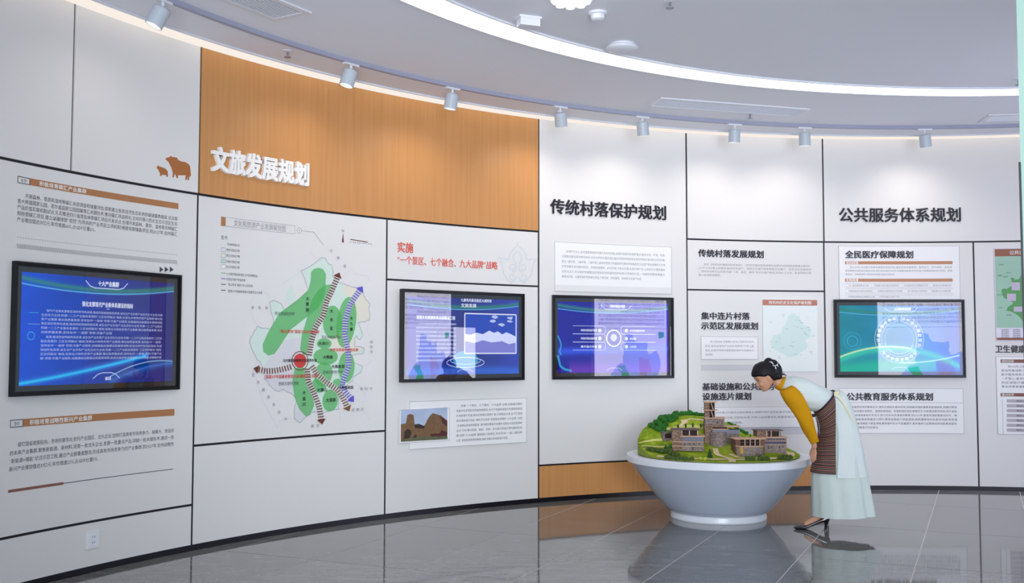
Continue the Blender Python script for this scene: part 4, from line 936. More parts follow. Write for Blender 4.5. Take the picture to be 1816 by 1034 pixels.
# ================================================================== DISPLAY BOWL
BX, BY = 1.925, 9.765
ZR = 0.578
M_bowl = mat('bowl_lacquer', (186, 196, 212), 0.18, spec=.5, coat=.35)
M_rim = mat('bowl_rim_white', (226, 230, 236), 0.3)
r = empty('display_pedestal', (BX, BY, 0), 'large round white bowl-shaped pedestal carrying the village model', 'pedestal')
G().lathe((BX, BY, 0), [(.438, 0), (.442, .012), (.436, .050), (.430, .058)], 96).mk('foot', M_rim, r, smooth=False)
G().lathe((BX, BY, 0), [(.425, .058), (.452, .066), (.476, .082), (.505, .115), (.590, .212), (.680, .325), (.755, .420), (.822, .512)], 96, caps=False).mk('bowl', M_bowl, r, smooth=True)
G().lathe((BX, BY, 0), [(.822, .512), (.838, .513), (.845, .520), (.847, .572), (.842, ZR), (.770, ZR), (.765, ZR-.004)], 128).mk('rim', M_rim, r)

# ================================================================== VILLAGE MODEL
TR = .742
def sstep(a, b_, x): t = max(0, min(1, (x-a)/(b_-a))); return t*t*(3-2*t)
def interp(x, T):
    if x <= T[0][0]: return T[0][1]
    for (a, b_) in zip(T[:-1], T[1:]):
        if x <= b_[0]: return a[1]+(b_[1]-a[1])*(x-a[0])/(b_[0]-a[0])
    return T[-1][1]
RIDGE = [(-.755, .13), (-.66, .20), (-.58, .24), (-.47, .28), (-.37, .315), (-.2, .33), (0, .32), (.09, .30), (.19, .245), (.3, .185), (.39, .15), (.51, .12), (.63, .07), (.755, .03)]
SV = [(-.75, 0), (-.5, .0), (-.35, .05), (-.2, .15), (0, .30), (.12, .62), (.25, .90), (.35, 1.0), (.75, 1.0)]
def TH_(u, v):
    rg = interp(u, RIDGE); h = rg*interp(v, SV)
    left = .055*sstep(-.55, -.75, u)*sstep(-.42, -.05, v)*(1-interp(v, SV))
    return .006+h+left+.004*noise.noise(Vector((u*9, v*9, 3)))
M_grass = bpy.data.materials.new('model_turf'); M_grass.use_nodes = True; nt = M_grass.node_tree; b = nt.nodes['Principled BSDF']; b.inputs['Roughness'].default_value = .9; b.inputs['Specular IOR Level'].default_value = .1
tc = nt.nodes.new('ShaderNodeTexCoord'); n1 = nt.nodes.new('ShaderNodeTexNoise'); n1.inputs['Scale'].default_value = 9; n1.inputs['Detail'].default_value = 8; n1.inputs['Roughness'].default_value = .7
rp = nt.nodes.new('ShaderNodeValToRGB'); cr = rp.color_ramp; cr.elements[0].position = .28; cr.elements[0].color = rgb((84, 112, 18)); cr.elements[1].position = .75; cr.elements[1].color = rgb((200, 200, 84)); e = cr.elements.new(.5); e.color = rgb((138, 164, 40))
nt.links.new(tc.outputs['Object'], n1.inputs['Vector']); nt.links.new(n1.outputs['Fac'], rp.inputs[0]); nt.links.new(rp.outputs[0], b.inputs['Base Color'])
M_cut = mat('model_side_green', (126, 146, 34), .8, vary=.15, vscale=8)
vm = empty('village_model', (BX, BY, ZR), 'green scale model of a hillside stone village with a tower, on the white pedestal', 'scale model')
V = [(BX, BY, ZR+TH_(0, 0))]; F = []; NR, NA = 44, 120
for i in range(1, NR+1):
    for k in range(NA):
        a = 2*math.pi*k/NA; rr = TR*i/NR; u, v = rr*math.cos(a), rr*math.sin(a); V.append((BX+u, BY+v, ZR+TH_(u, v)))
for k in range(NA): F.append((0, 1+k, 1+(k+1) % NA))
for i in range(NR-1):
    for k in range(NA): a, b_ = 1+i*NA+k, 1+i*NA+(k+1) % NA; F.append((a, a+NA, b_+NA, b_))
terr = mk('terrain', V, F, M_grass, vm, smooth=True)
V = []; F = []
for k in range(NA):
    a = 2*math.pi*k/NA; u, v = TR*math.cos(a), TR*math.sin(a); V += [(BX+u, BY+v, ZR+TH_(u, v)), (BX+u, BY+v, ZR+.001)]
for k in range(NA): a, b_ = 2*k, 2*((k+1) % NA); F.append((a, a+1, b_+1, b_))
mk('terrain_side', V, F, M_cut, vm)
def mpx(px, v): return (px-908)/FPX*(BY+v)*1.0006-BX      # picture column -> model u at depth v
# footpaths draped over the turf
M_path = mat('model_path', (222, 200, 160), .9, vary=.08, vscale=20); M_path2 = mat('model_terrace', (206, 206, 120), .9, vary=.1, vscale=20)
def path(pts, wd, m=None, lift=.004):
    P2 = []
    for a, b_ in zip(pts[:-1], pts[1:]):
        for k in range(8): t = k/8; P2.append((a[0]+(b_[0]-a[0])*t, a[1]+(b_[1]-a[1])*t))
    P2.append(pts[-1]); V = []; F = []
    for i, p in enumerate(P2):
        q, o2 = P2[min(i+1, len(P2)-1)], P2[max(i-1, 0)]; dx, dy = q[0]-o2[0], q[1]-o2[1]; L = math.hypot(dx, dy) or 1; nx, ny = -dy/L*wd/2, dx/L*wd/2
        for s in (-1, -.33, .33, 1):
            x, y = p[0]+nx*s, p[1]+ny*s; rr = math.hypot(x, y)
            if rr > TR-.002: x *= (TR-.002)/rr; y *= (TR-.002)/rr
            V.append((BX+x, BY+y, ZR+TH_(x, y)+lift))
    for i in range(len(P2)-1):
        for s in range(3): a = i*4+s; F.append((a, a+4, a+5, a+1))
    return mk('footpath', V, F, m or M_path, vm)
path([(-.62, -.36), (-.45, -.46), (-.2, -.52), (.05, -.55), (.3, -.52), (.5, -.42), (.62, -.25), (.66, -.05)], .075)
path([(.05, -.55), (-.02, -.42), (-.07, -.30), (-.05, -.15)], .05)
path([(-.02, -.74), (.02, -.55)], .06)
path([(.05, -.30), (.1, -.42), (.2, -.5)], .035)
path([(-.72, -.08), (-.6, -.05), (-.45, -.06)], .05, M_path2); path([(-.73, .04), (-.58, .07), (-.42, .05)], .03, M_path2)
path([(-.55, .20), (-.4, .16), (-.25, .17), (-.1, .16)], .035, M_path2); path([(-.30, .24), (-.2, .27), (-.05, .25)], .03); path([(-.38, .12), (-.30, .2), (-.24, .24)], .03)
path([(.2, .12), (.3, .13)], .05, M_path2)
# trees
def tree_mesh(seed, conical=False):
    rnd = random.Random(seed); bm = bmesh.new()
    for k in range(5 if not conical else 4):
        if conical: mtx = Matrix.Translation((0, 0, .35+.45*k)) @ Matrix.Diagonal((.62-.14*k, .62-.14*k, .42, 1))
        else: mtx = Matrix.Translation((rnd.uniform(-.4, .4), rnd.uniform(-.4, .4), .55+rnd.uniform(-.2, .35))) @ Matrix.Diagonal((rnd.uniform(.5, .7), rnd.uniform(.5, .7), rnd.uniform(.5, .65), 1))
        bmesh.ops.create_icosphere(bm, subdivisions=2, radius=1, matrix=mtx)
    for v in bm.verts: v.co += Vector((rnd.uniform(-1, 1), rnd.uniform(-1, 1), rnd.uniform(-1, 1)))*.09
    me = bpy.data.meshes.new('crown'); bm.to_mesh(me); bm.free(); return me
M_trees = [mat('foliage_deep', (36, 104, 26), .9, vary=.4, vscale=3), mat('foliage_olive', (66, 86, 30), .9, vary=.45, vscale=3), mat('foliage_dark', (34, 70, 30), .9, vary=.4, vscale=3), mat('foliage_lime', (170, 182, 50), .9, vary=.3, vscale=3)]
TM = {}
for ci in range(4):
    for sd in range(2):
        me = tree_mesh(ci*7+sd, ci == 2); me.materials.append(M_trees[ci]); TM[(ci, sd)] = me
def tree(px, v, size, ci):
    u = mpx(px, v); rr = math.hypot(u, v)
    if rr > TR-.015: u *= (TR-.015)/rr; v *= (TR-.015)/rr
    o = bpy.data.objects.new('model_tree', TM[(ci, random.randint(0, 1))]); COL.objects.link(o); o.parent = vm
    o.location = (u, v, TH_(u, v)-.003); o.scale = (size, size, size*random.uniform(.9, 1.2)); o.rotation_euler = (0, 0, random.uniform(0, 6))
random.seed(4)
for px, v in [(1153, .30), (1158, .24), (1163, .32), (1168, .26), (1172, .36), (1177, .30), (1182, .38), (1187, .33), (1192, .40), (1197, .46), (1189, .26), (1180, .22), (1172, .20), (1166, .18), (1176, .14), (1196, .30)]:
    tree(px, v, random.uniform(.030, .042), 0)
for px in (1203, 1210, 1217, 1223, 1229): tree(px, .5, random.uniform(.028, .036), 0)
for px in (1234, 1239, 1244): tree(px, .45, .026, 0)
for px, v in [(1291, .40), (1296, .38), (1300, .34), (1305, .36), (1310, .30), (1315, .28), (1321, .26)]: tree(px, v, .024, 0)
for px, v in [(1328, .18), (1335, .16), (1341, .2), (1347, .22), (1334, .06)]: tree(px, v, .018, 2)
for px, v in [(1150, -.20), (1155, -.22), (1160, -.20), (1166, -.24), (1172, -.25), (1179, -.26), (1186, -.25), (1183, -.18), (1188, -.33), (1194, -.38), (1198, -.40)]: tree(px, v, random.uniform(.027, .034), 1)
for px, v in [(1180, -.14), (1188, -.14)]: tree(px, v, .028, 0)
for px, v in [(1166, -.53), (1174, -.55), (1180, -.56), (1191, -.57), (1197, -.58), (1206, -.60), (1213, -.62), (1219, -.62), (1225, -.62)]: tree(px, v, random.uniform(.024, .031), 1)
tree(1256.5, -.42, .040, 2)
for px in (1241, 1247): tree(px, -.56, .022, 3)
for px, v in [(1323, -.58), (1329, -.60), (1332, -.57), (1345, -.60), (1351, -.62), (1356, -.58), (1380, -.52), (1385, -.50), (1391, -.52), (1397, -.50), (1403, -.48), (1345, -.53)]: tree(px, v, random.uniform(.026, .033), 1)
for px, v in [(1350, -.50), (1339, -.52)]: tree(px, v, .018, 3)
for px in (1201, 1214.5, 1227, 1241):
    u = mpx(px, .16); z_ = ZR+TH_(u, .16); g = G(); g.box((BX+u, BY+.16, z_+.014), (.014, .010, .028)); g.lathe((BX+u, BY+.16, z_+.028), [(.009, 0), (.007, .006), (.002, .009)], 8); g.mk('garden_post', MATS['model_interior'] if 'model_interior' in MATS else M_trees[2], vm)
# houses
def stone(name, a, b_, sc_=60):
    m = mat(name, a, .9, spec=.15); nt = m.node_tree; bs = nt.nodes['Principled BSDF']; t = nt.nodes.new('ShaderNodeTexCoord'); vo = nt.nodes.new('ShaderNodeTexVoronoi'); vo.inputs['Scale'].default_value = sc_
    mp = nt.nodes.new('ShaderNodeMapping'); mp.inputs['Scale'].default_value = (1, 1, 2.2); r_ = nt.nodes.new('ShaderNodeValToRGB'); r_.color_ramp.elements[0].color = rgb(a); r_.color_ramp.elements[1].color = rgb(b_); r_.color_ramp.elements[0].position = .2
    nt.links.new(t.outputs['Object'], mp.inputs[0]); nt.links.new(mp.outputs[0], vo.inputs['Vector']); nt.links.new(vo.outputs['Color'], r_.inputs[0]); nt.links.new(r_.outputs[0], bs.inputs['Base Color'])
    bp = nt.nodes.new('ShaderNodeBump'); bp.inputs['Strength'].default_value = .6; bp.inputs['Distance'].default_value = .003; nt.links.new(vo.outputs['Distance'], bp.inputs['Height']); nt.links.new(bp.outputs[0], bs.inputs['Normal']); return m
M_st = stone('model_stone', (112, 88, 76), (164, 138, 118)); M_st2 = stone('model_stone_grey', (118, 106, 104), (160, 146, 140)); M_slab = mat('model_slab', (208, 168, 140), .8); M_slabd = mat('model_roof_dark', (104, 84, 84), .8)
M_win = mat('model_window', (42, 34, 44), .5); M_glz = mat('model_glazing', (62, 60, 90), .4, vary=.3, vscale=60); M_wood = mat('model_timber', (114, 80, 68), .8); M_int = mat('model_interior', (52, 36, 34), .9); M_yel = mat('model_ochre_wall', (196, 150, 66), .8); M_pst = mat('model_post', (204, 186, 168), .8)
def house(px, v, rot, dz=0.0, k=1.0):
    """returns a builder working in a local frame (metres) with the base on the terrain"""
    u = mpx(px, v); base = Vector((BX+u, BY+v, ZR+TH_(u, v)-.012+dz)); q = Matrix.Rotation(rot, 3, 'Z')
    class B: pass
    b_ = B(); b_.root = None
    def boxes(name, items, m):
        for it in ([items] if b_.root is None else [[i_] for i_ in items]):
            g = G()
            for (x0, x1, y0, y1, z0, z1) in it: g.box(base+q @ Vector(((x0+x1)/2*k, (y0+y1)/2*k, (z0+z1)/2*k)), ((x1-x0)*k, (y1-y0)*k, (z1-z0)*k), q)
            if b_.root is None: b_.root = g.mk(name, m, vm)
            else: g.mk(name, m, b_.root)
    def arc(name, cx, cy, rx, ry, z0, z1, m, n=20):
        g = G(); V = [base+q @ Vector((cx+rx*math.cos(t), cy+ry*math.sin(t), z)) for z in (z0, z1) for t in [math.pi+math.pi*k/n for k in range(n+1)]]
        F = [(k, k+1, n+2+k, n+1+k) for k in range(n)]+[tuple(range(n+1)), tuple(range(2*n+1, n, -1)), (n, 0, n+1, 2*n+1)]
        g.add(V, F); return g.mk(name, m, b_.root if b_.root else vm)
    b_.boxes = boxes; b_.arc = arc; return b_
def windows(h, xs, y, z, w_, hgt, m=None, name='window'):
    for x in xs: h.boxes(name, [(x-w_/2, x+w_/2, y-.0025, y+.001, z, z+hgt)], m or M_win)
# left house
h = house(1220, -.15, -.16, 0.0, 1.13)
h.boxes('stone_house', [(-.135, .115, -.08, .10, 0, .105)], M_st2)
h.boxes('side_wall', [(-.1365, -.06, -.0815, .1015, 0, .165)], M_st)
h.boxes('ledge', [(-.139, .119, -.084, .104, .036, .040), (-.139, .119, -.084, .104, .072, .076)], M_slab)
h.boxes('glazed_gallery', [(-.055, .116, -.083, .10, .078, .112)], M_glz)
h.boxes('roof_slab', [(-.070, .126, -.095, .11, .114, .121)], M_slab)
h.boxes('upper_room', [(-.06, .07, -.030, .10, .121, .160)], M_int)
h.boxes('post', [(x, x+.007, -.036, -.029, .121, .160) for x in (-.06, .0, .066)], M_pst)
h.boxes('upper_roof', [(-.15, .085, -.048, .112, .164, .171)], M_slabd)
windows(h, (-.035, .005, .04, .08), -.082, .050, .009, .014); windows(h, (.028,), -.084, 0.008, .012, .024, name='door'); windows(h, (-.12, -.09), -.084, .052, .006, .007)
# dark annex
h = house(1181, .08, .1, 0.0, .85)
h.boxes('stone_annex', [(-.055, .045, -.05, .05, -.02, .075)], M_st2); h.boxes('gallery', [(-.035, .035, -.053, 0, .012, .060)], M_int)
h.boxes('roof_slab', [(-.062, .052, -.062, .06, .077, .083)], mat('annex_roof', (92, 108, 84), .8))
# tower
h = house(1270, .06, -.10, -.035)
h.boxes('stone_tower', [(-.125, .03, -.10, .12, -.03, .170)], M_st)
h.arc('bastion', -.005, -.06, .085, .11, -.03, .105, M_st2)
h.boxes('east_wing', [(.03, .20, -.04, .12, -.02, .120)], M_st2)
h.boxes('glazed_gallery', [(-.06, .08, -.150, -.03, .106, .130)], M_glz)
h.boxes('wing_gallery', [(.03, .204, -.046, .0, .085, .122)], M_glz)
h.boxes('roof_slab', [(-.070, .090, -.16, .0, .131, .136), (.0, .215, -.06, .13, .146, .152)], M_slab)
h.boxes('dark_gallery', [(-.055, .08, -.13, .0, .136, .148)], M_int)
h.boxes('middle_floor', [(-.118, .06, -.06, .10, .165, .225)], M_st2); windows(h, (-.005, .04), -.061, .178, .014, .020, M_wood)
h.boxes('middle_slab', [(-.126, .072, -.075, .11, .226, .233)], M_slab)
h.boxes('tower_wall', [(-.118, -.075, -.05, .05, .230, .375), (-.118, -.02, .02, .05, .230, .375)], M_st)
h.boxes('tower_interior', [(-.075, -.030, -.02, .02, .230, .375)], M_int)
h.boxes('tower_post', [(-.028, -.020, -.05, .05, .233, .375)], M_pst)
h.boxes('tower_slab', [(-.130, .0, -.065, .06, .300, .306), (-.128, -.004, -.062, .06, .375, .382)], M_slab)
for z in (.235, .308):
    g = G(); u = mpx(1270, .06); base = Vector((BX+u, BY+.06, ZR+TH_(u, .06)-.047)); q = Matrix.Rotation(-.1, 3, 'Z')
    g.tube([base+q @ Vector((-.060, -.045, z+.064)), base+q @ Vector((-.040, -.045, z))], .004, 6); g.mk('stair_stringer', M_pst, h.root)
windows(h, (-.09,), -.101, .055, .010, .012); windows(h, (-.035, -.01, .018, .045), -.166, .072, .008, .009)
# low front building
h = house(1325, -.27, .05, .022, .97)
h.boxes('stone_workshop', [(-.13, .135, -.02, .12, -.04, .082)], M_int)
h.arc('curved_wall', .0, -.015, .128, .10, -.035, .062, M_st2); h.arc('curved_ledge', .0, -.015, .134, .106, .062, .068, M_slab)
h.boxes('gallery_wall', [(-.135, -.09, -.04, .12, -.03, .128), (.095, .14, -.04, .12, -.03, .128)], M_wood)
h.boxes('back_gallery', [(-.09, .095, .0, .10, .068, .128)], M_int)
h.boxes('gallery_beam', [(-.13, .135, -.045, -.038, .098, .104)], M_wood)
h.boxes('post', [(x, x+.007, -.045, -.035, .066, .128) for x in (-.05, .0, .045, .09)], M_pst)
h.boxes('roof_slab', [(-.15, .15, -.06, .13, .129, .136)], M_slab)
h.arc('ochre_wall', -.078, -.072, .026, .022, .0, .060, M_yel, 8)
# right house
h = house(1366, -.10, .04, .045, .95)
h.boxes('stone_house', [(-.11, .125, -.06, .12, -.065, .105)], M_st2)
h.boxes('ledge', [(-.114, .129, -.064, .124, .042, .046), (-.114, .129, -.064, .124, .074, .078)], M_slab)
h.boxes('glazed_gallery', [(-.10, .122, -.063, 0, .048, .070)], M_glz)
windows(h, (-.085, -.055, -.025, .005, .035, .065, .095), -.063, .084, .016, .014, M_glz); windows(h, (-.055, .055), -.063, .002, .010, .024, name='door'); windows(h, (-.02, .09), -.063, .012, .008, .012)
h.boxes('roof_slab', [(-.13, .14, -.078, .13, .107, .114)], M_slab)
h.boxes('upper_room', [(-.15, .085, -.01, .12, .114, .170)], M_st)
h.boxes('upper_gallery', [(-.06, .068, -.015, .02, .118, .164)], M_int)
h.boxes('post', [(x, x+.007, -.022, -.012, .114, .168) for x in (-.06, -.015, .066)], M_pst); windows(h, (-.045,), -.014, .124, .016, .03, M_wood)
h.boxes('upper_roof', [(-.165, .105, -.035, .135, .171, .177)], M_slabd)

# ================================================================== VISITOR
YP = 9.05
def pp(px, py, dy=0.0):
    return at(px, py, YP+dy)
M_skin = mat('skin', (200, 150, 120), .5, spec=.4); M_hair = mat('hair_black', (15, 12, 16), .5, spec=.3, bump=.5, bscale=90)
def cloth(name, c, **k): return mat(name, c, .85, spec=.15, bump=.25, bscale=55, **k)
M_ivory = cloth('cloth_ivory', (212, 222, 218), vary=.05, vscale=6); M_mint = cloth('cloth_mint', (202, 214, 208), vary=.05, vscale=5); M_must = cloth('cloth_mustard', (198, 142, 14), vary=.08, vscale=6)
M_navy = mat('belt_navy', (40, 36, 62), .7); M_sash = cloth('sash_cream', (226, 220, 184))
# ---- body: skinned skeleton + head, fused into one continuous surface
SK = []; SE = []
def joint(p, r, prev=None):
    SK.append((p, r)); i = len(SK)-1
    if prev is not None: SE.append((prev, i))
    return i
pel = joint(pp(1488, 722), .095)
sp1 = joint(pp(1462, 707), .085, pel); ch = joint(pp(1430, 693), .090, sp1); nb = joint(pp(1398, 683), .046, ch); n1_ = joint(pp(1384, 680), .048, nb); n2_ = joint(pp(1371, 674), .050, n1_)
FING = []
for sgn in (-1, 1):
    ox = 0 if sgn < 0 else 2
    sh = joint(pp(1405+ox, 695, sgn*.120), .038, nb); el = joint(pp(1424+ox, 742, sgn*.175), .036, sh); e2 = joint(pp(1436+ox, 768, sgn*.155), .031, el); wr = joint(pp(1444.5+ox, 788, sgn*.130), .022, e2)
    pm = joint(pp(1443.5+ox, 797, sgn*.118), .030, wr)
    hp = joint(pp(1490, 730, sgn*.08), .080, pel); kn = joint(pp(1466, 815, sgn*.085), .058, hp); an = joint(pp(1455, 900, sgn*.03-.02), .032, kn); FING.append((sgn, ox))
def skin_mesh(verts, edges, root=0, sub=2):
    me = bpy.data.meshes.new('sk'); me.from_pydata([v[0] for v in verts], edges, []); o = bpy.data.objects.new('sk', me); COL.objects.link(o)
    md = o.modifiers.new('s', 'SKIN'); md.use_smooth_shade = True
    for i, v in enumerate(me.skin_vertices[0].data): v.radius = (verts[i][1], verts[i][1]); v.use_root = (i == root)
    su = o.modifiers.new('u', 'SUBSURF'); su.levels = sub; su.render_levels = sub
    ev = o.evaluated_get(bpy.context.evaluated_depsgraph_get()); m2 = bpy.data.meshes.new_from_object(ev)
    out = ([v.co.copy() for v in m2.vertices], [tuple(p.vertices) for p in m2.polygons]); bpy.data.objects.remove(o); return out
BG = G(); BG.add(*skin_mesh(SK, SE))
for sgn, ox in FING:                       # hands: palm and five separate fingers resting on the thigh
    wrp = pp(1444+ox, 791, sgn*.126)
    for k, (x0, x1, x2, L_, d0) in enumerate(((1439.5, 1438.0, 1438.8, .92, .090), (1442.0, 1440.6, 1441.2, 1.0, .103), (1444.5, 1443.2, 1443.8, .94, .116), (1447.0, 1446.2, 1446.6, .78, .128))):
        y0 = 803; y2 = y0+18*L_
        BG.add(*skin_mesh([(wrp, .012), (pp(x0+ox, y0, sgn*d0), .0095), (pp(x1+ox, y0+8*L_, sgn*(d0+.004)), .0085), (pp((x1+x2)/2+ox, y0+13*L_, sgn*d0), .0075), (pp(x2+ox, y2, sgn*(d0-.008)), .006)], [(0, 1), (1, 2), (2, 3), (3, 4)]))
    BG.add(*skin_mesh([(wrp, .012), (pp(1439.5+ox, 797, sgn*.088), .011), (pp(1436.8+ox, 803, sgn*.070), .0095), (pp(1436.5+ox, 809, sgn*.060), .007)], [(0, 1), (1, 2), (2, 3)]))
# feet
def foot_pts(dyc):
    hx = at(1466, 930, YP).x; tx = at(1411, 930, YP).x; return hx, tx, dyc
FEET = [(-.03, .05, 0.0), (.045, .125, .035)]
def fp(k, t, z, w_=0):                      # t: 0 heel .. 1 toe
    dyh, dyt, ox = FEET[k]; hx = at(1467, 930, YP).x+ox; tx = at(1410, 930, YP).x+ox
    d = Vector((tx-hx, dyt-dyh, 0)); n_ = Vector((-d.y, d.x, 0)).normalized()
    return Vector((hx, YP+dyh, z))+d*t+n_*w_
for k in (0, 1): BG.add(*skin_mesh([(Vector((fp(k, .25, 0).x, fp(k, .25, 0).y, .23)), .034), (fp(k, .17, .135), .032), (fp(k, .32, .105), .034), (fp(k, .52, .070), .030), (fp(k, .70, .038), .024)], [(0, 1), (1, 2), (2, 3), (3, 4)]))
# head in its own frame: forward a, up b, side c
Opx = (1355.6, 667.1); OH = pp(*Opx); S_ = 1/203.0
tl = math.atan2(.53, .85)
Uv = Vector((-math.sin(tl), 0, math.cos(tl))); Fv = Vector((-math.cos(tl), 0, -math.sin(tl))); Cv = Vector((0, 1, 0))
def HP(a, b_, c=0): return OH+Fv*a+Uv*b_+Cv*c
st = [(.113, .0, -.015, .02), (.100, .050, -.060, .048), (.080, .070, -.082, .064), (.050, .083, -.094, .073), (.020, .085, -.097, .076), (.0, .078, -.094, .075), (-.020, .083, -.085, .072), (-.042, .086, -.072, .067), (-.062, .083, -.055, .060), (-.078, .084, -.038, .052), (-.095, .080, -.015, .043), (-.108, .074, .012, .032), (-.116, .060, .03, .014)]
V = []; F = []; n = 28
for (b_, fa, ba, hw_) in st:
    cx_, ra = (fa+ba)/2, (fa-ba)/2
    for k in range(n):
        t = 2*math.pi*k/n; ct, s_ = math.cos(t), math.sin(t); V.append(HP(cx_+ra*(abs(ct)**.85)*(1 if ct > 0 else -1), b_, hw_*(abs(s_)**.9)*(1 if s_ > 0 else -1)))
for i in range(len(st)-1):
    for k in range(n): F.append((i*n+k, i*n+(k+1) % n, (i+1)*n+(k+1) % n, (i+1)*n+k))
F += [tuple(range(n)), tuple(range((len(st)-1)*n, len(st)*n))[::-1]]
BG.add(V, F)
def ellip(g, c, ax, M=None, n=20, m_=12):
    V = []; F = []; M = M or Matrix.Identity(3)
    V.append(c+M @ Vector((0, 0, ax[2])))
    for i in range(1, m_):
        f_ = math.pi*i/m_
        for k in range(n): t = 2*math.pi*k/n; V.append(c+M @ Vector((ax[0]*math.sin(f_)*math.cos(t), ax[1]*math.sin(f_)*math.sin(t), ax[2]*math.cos(f_))))
    V.append(c+M @ Vector((0, 0, -ax[2])))
    for k in range(n): F.append((0, 1+k, 1+(k+1) % n)); F.append((len(V)-1, 1+(m_-2)*n+(k+1) % n, 1+(m_-2)*n+k))
    for i in range(m_-2):
        for k in range(n): a = 1+i*n; F.append((a+k, a+n+k, a+n+(k+1) % n, a+(k+1) % n))
    return g.add(V, F)
HM = Matrix((Fv, Cv, Uv)).transposed()      # local axes a, c, b
nose = G(); BG.add([HP(.078, .010, -.008), HP(.078, .010, .008), HP(.080, -.046, -.018), HP(.080, -.046, .018), HP(.110, -.036, -.006), HP(.110, -.036, .006), HP(.100, -.048, 0), HP(.06, -.02, -.018), HP(.06, -.02, .018)],
    [(0, 1, 5, 4), (0, 4, 2), (1, 3, 5), (4, 5, 6), (4, 6, 2), (5, 3, 6), (2, 6, 3), (0, 2, 7), (1, 8, 3), (0, 7, 8, 1), (2, 3, 8, 7)])
for s_ in (-1, 1):
    ellip(BG, HP(-.008, -.018, s_*.075), (.016, .008, .030), HM)
    ellip(BG, HP(.060, -.040, s_*.036), (.026, .022, .022), HM)
ellip(BG, HP(.080, -.064), (.012, .020, .008), HM); ellip(BG, HP(.078, -.077), (.012, .017, .008), HM); ellip(BG, HP(.070, -.102), (.016, .018, .013), HM)
def fuse(name, g, m, parent, vox, smooth_it=4):
    me = bpy.data.meshes.new('t'); me.from_pydata([tuple(v) for v in g.v], [], g.f); o = bpy.data.objects.new('t', me); COL.objects.link(o)
    md = o.modifiers.new('r', 'REMESH'); md.mode = 'VOXEL'; md.voxel_size = vox; md.use_smooth_shade = True
    sm = o.modifiers.new('s', 'SMOOTH'); sm.iterations = smooth_it; sm.factor = .5
    m2 = bpy.data.meshes.new_from_object(o.evaluated_get(bpy.context.evaluated_depsgraph_get()))
    V = [v.co.copy() for v in m2.vertices]; F = [tuple(p.vertices) for p in m2.polygons]; bpy.data.objects.remove(o); return mk(name, V, F, m, parent, smooth=True)
per = empty('person', (pp(1470, 930).x, YP, 0), 'woman in mustard sleeves, pale dress and striped apron bending over the village model', 'person')
fuse('body', BG, M_skin, per, .0055, 2)
# face details
M_eye = mat('eye_dark', (30, 22, 22), .3); M_lip = mat('lips', (186, 92, 84), .5)
for s_ in (-1, 1):
    g = G(); ellip(g, HP(.0745, .0, s_*.033), (.008, .015, .005), HM); g.mk('eye', M_eye, per, smooth=True)
    g = G(); g.tube([HP(.083, .018, s_*.018), HP(.082, .023, s_*.032), HP(.072, .019, s_*.048)], .003, 6); g.mk('eyebrow', M_hair, per)
g = G(); ellip(g, HP(.086, -.066), (.008, .019, .005), HM); ellip(g, HP(.084, -.075), (.008, .016, .005), HM); g.mk('lips', M_lip, per, smooth=True)
# hair
HG = G(); V = []; F = []; n, m_ = 40, 26; hc = HP(-.008, .018)
ax = (.110, .090, .110)
for i in range(m_+1):
    f_ = math.pi*i/m_
    for k in range(n):
        t = 2*math.pi*k/n; d = Vector((math.sin(f_)*math.cos(t), math.sin(f_)*math.sin(t), math.cos(f_)))
        a, c_, b2 = d.x*ax[0]-.008, d.y*ax[1], d.z*ax[2]+.018
        lim = interp(a, [(-.11, -.085), (-.045, -.085), (-.030, -.030), (-.010, .0), (.03, .014), (.06, .035), (.09, .046)])
        wgt = sstep(lim-.012, lim+.010, b2); sc_ = .80+.20*wgt+(.014*math.sin(a*90)+.012*math.sin(c_*120+a*40))*wgt
        V.append(hc+Fv*(d.x*ax[0]*sc_)+Cv*(d.y*ax[1]*sc_)+Uv*(d.z*ax[2]*sc_))
for i in range(m_):
    for k in range(n): F.append((i*n+k, (i+1)*n+k, (i+1)*n+(k+1) % n, i*n+(k+1) % n))
HG.add(V, F)
ellip(HG, pp(1375.5, 656.5), (.056, .062, .078), Matrix.Rotation(-.25, 3, 'Y')); ellip(HG, pp(1363, 642), (.040, .036, .038)); ellip(HG, pp(1371, 646), (.045, .045, .042)); ellip(HG, pp(1378, 665), (.046, .056, .056)); ellip(HG, pp(1366, 668), (.050, .066, .040))
hair = fuse('hair', HG, M_hair, per, .006, 3)
random.seed(8)
for k in range(9):
    a = random.uniform(0, 1); p0 = pp(1380+a*5, 660+a*8, random.uniform(-.03, .03)); g = G(); g.tube([p0, p0+Vector((.028, 0, -.006+.01*random.random())), p0+Vector((.045+.02*random.random(), 0, -.015+.02*random.random()))], .0015, 5); g.mk('stray_lock', M_hair, hair)
clipm = mat('clip_silver', (236, 238, 240), .25, metal=.3)
g = G()
for pts in ([(1365, 641.5), (1369, 642.5), (1371.5, 646)], [(1370, 648), (1374, 649), (1378, 647), (1379.5, 645)], [(1375, 650), (1376, 653)], [(1378, 647.5), (1380, 650)], [(1377.5, 656), (1380.5, 658), (1379, 661)]):
    g.tube([pp(x, y, -.062 if x < 1377 else -.052) for x, y in pts], .0035, 6)
ellip(g, pp(1375.8, 653.4, -.064), (.006, .006, .006)); ellip(g, pp(1368.5, 642.8, -.060), (.006, .006, .006))
g.mk('hair_clip', clipm, per)

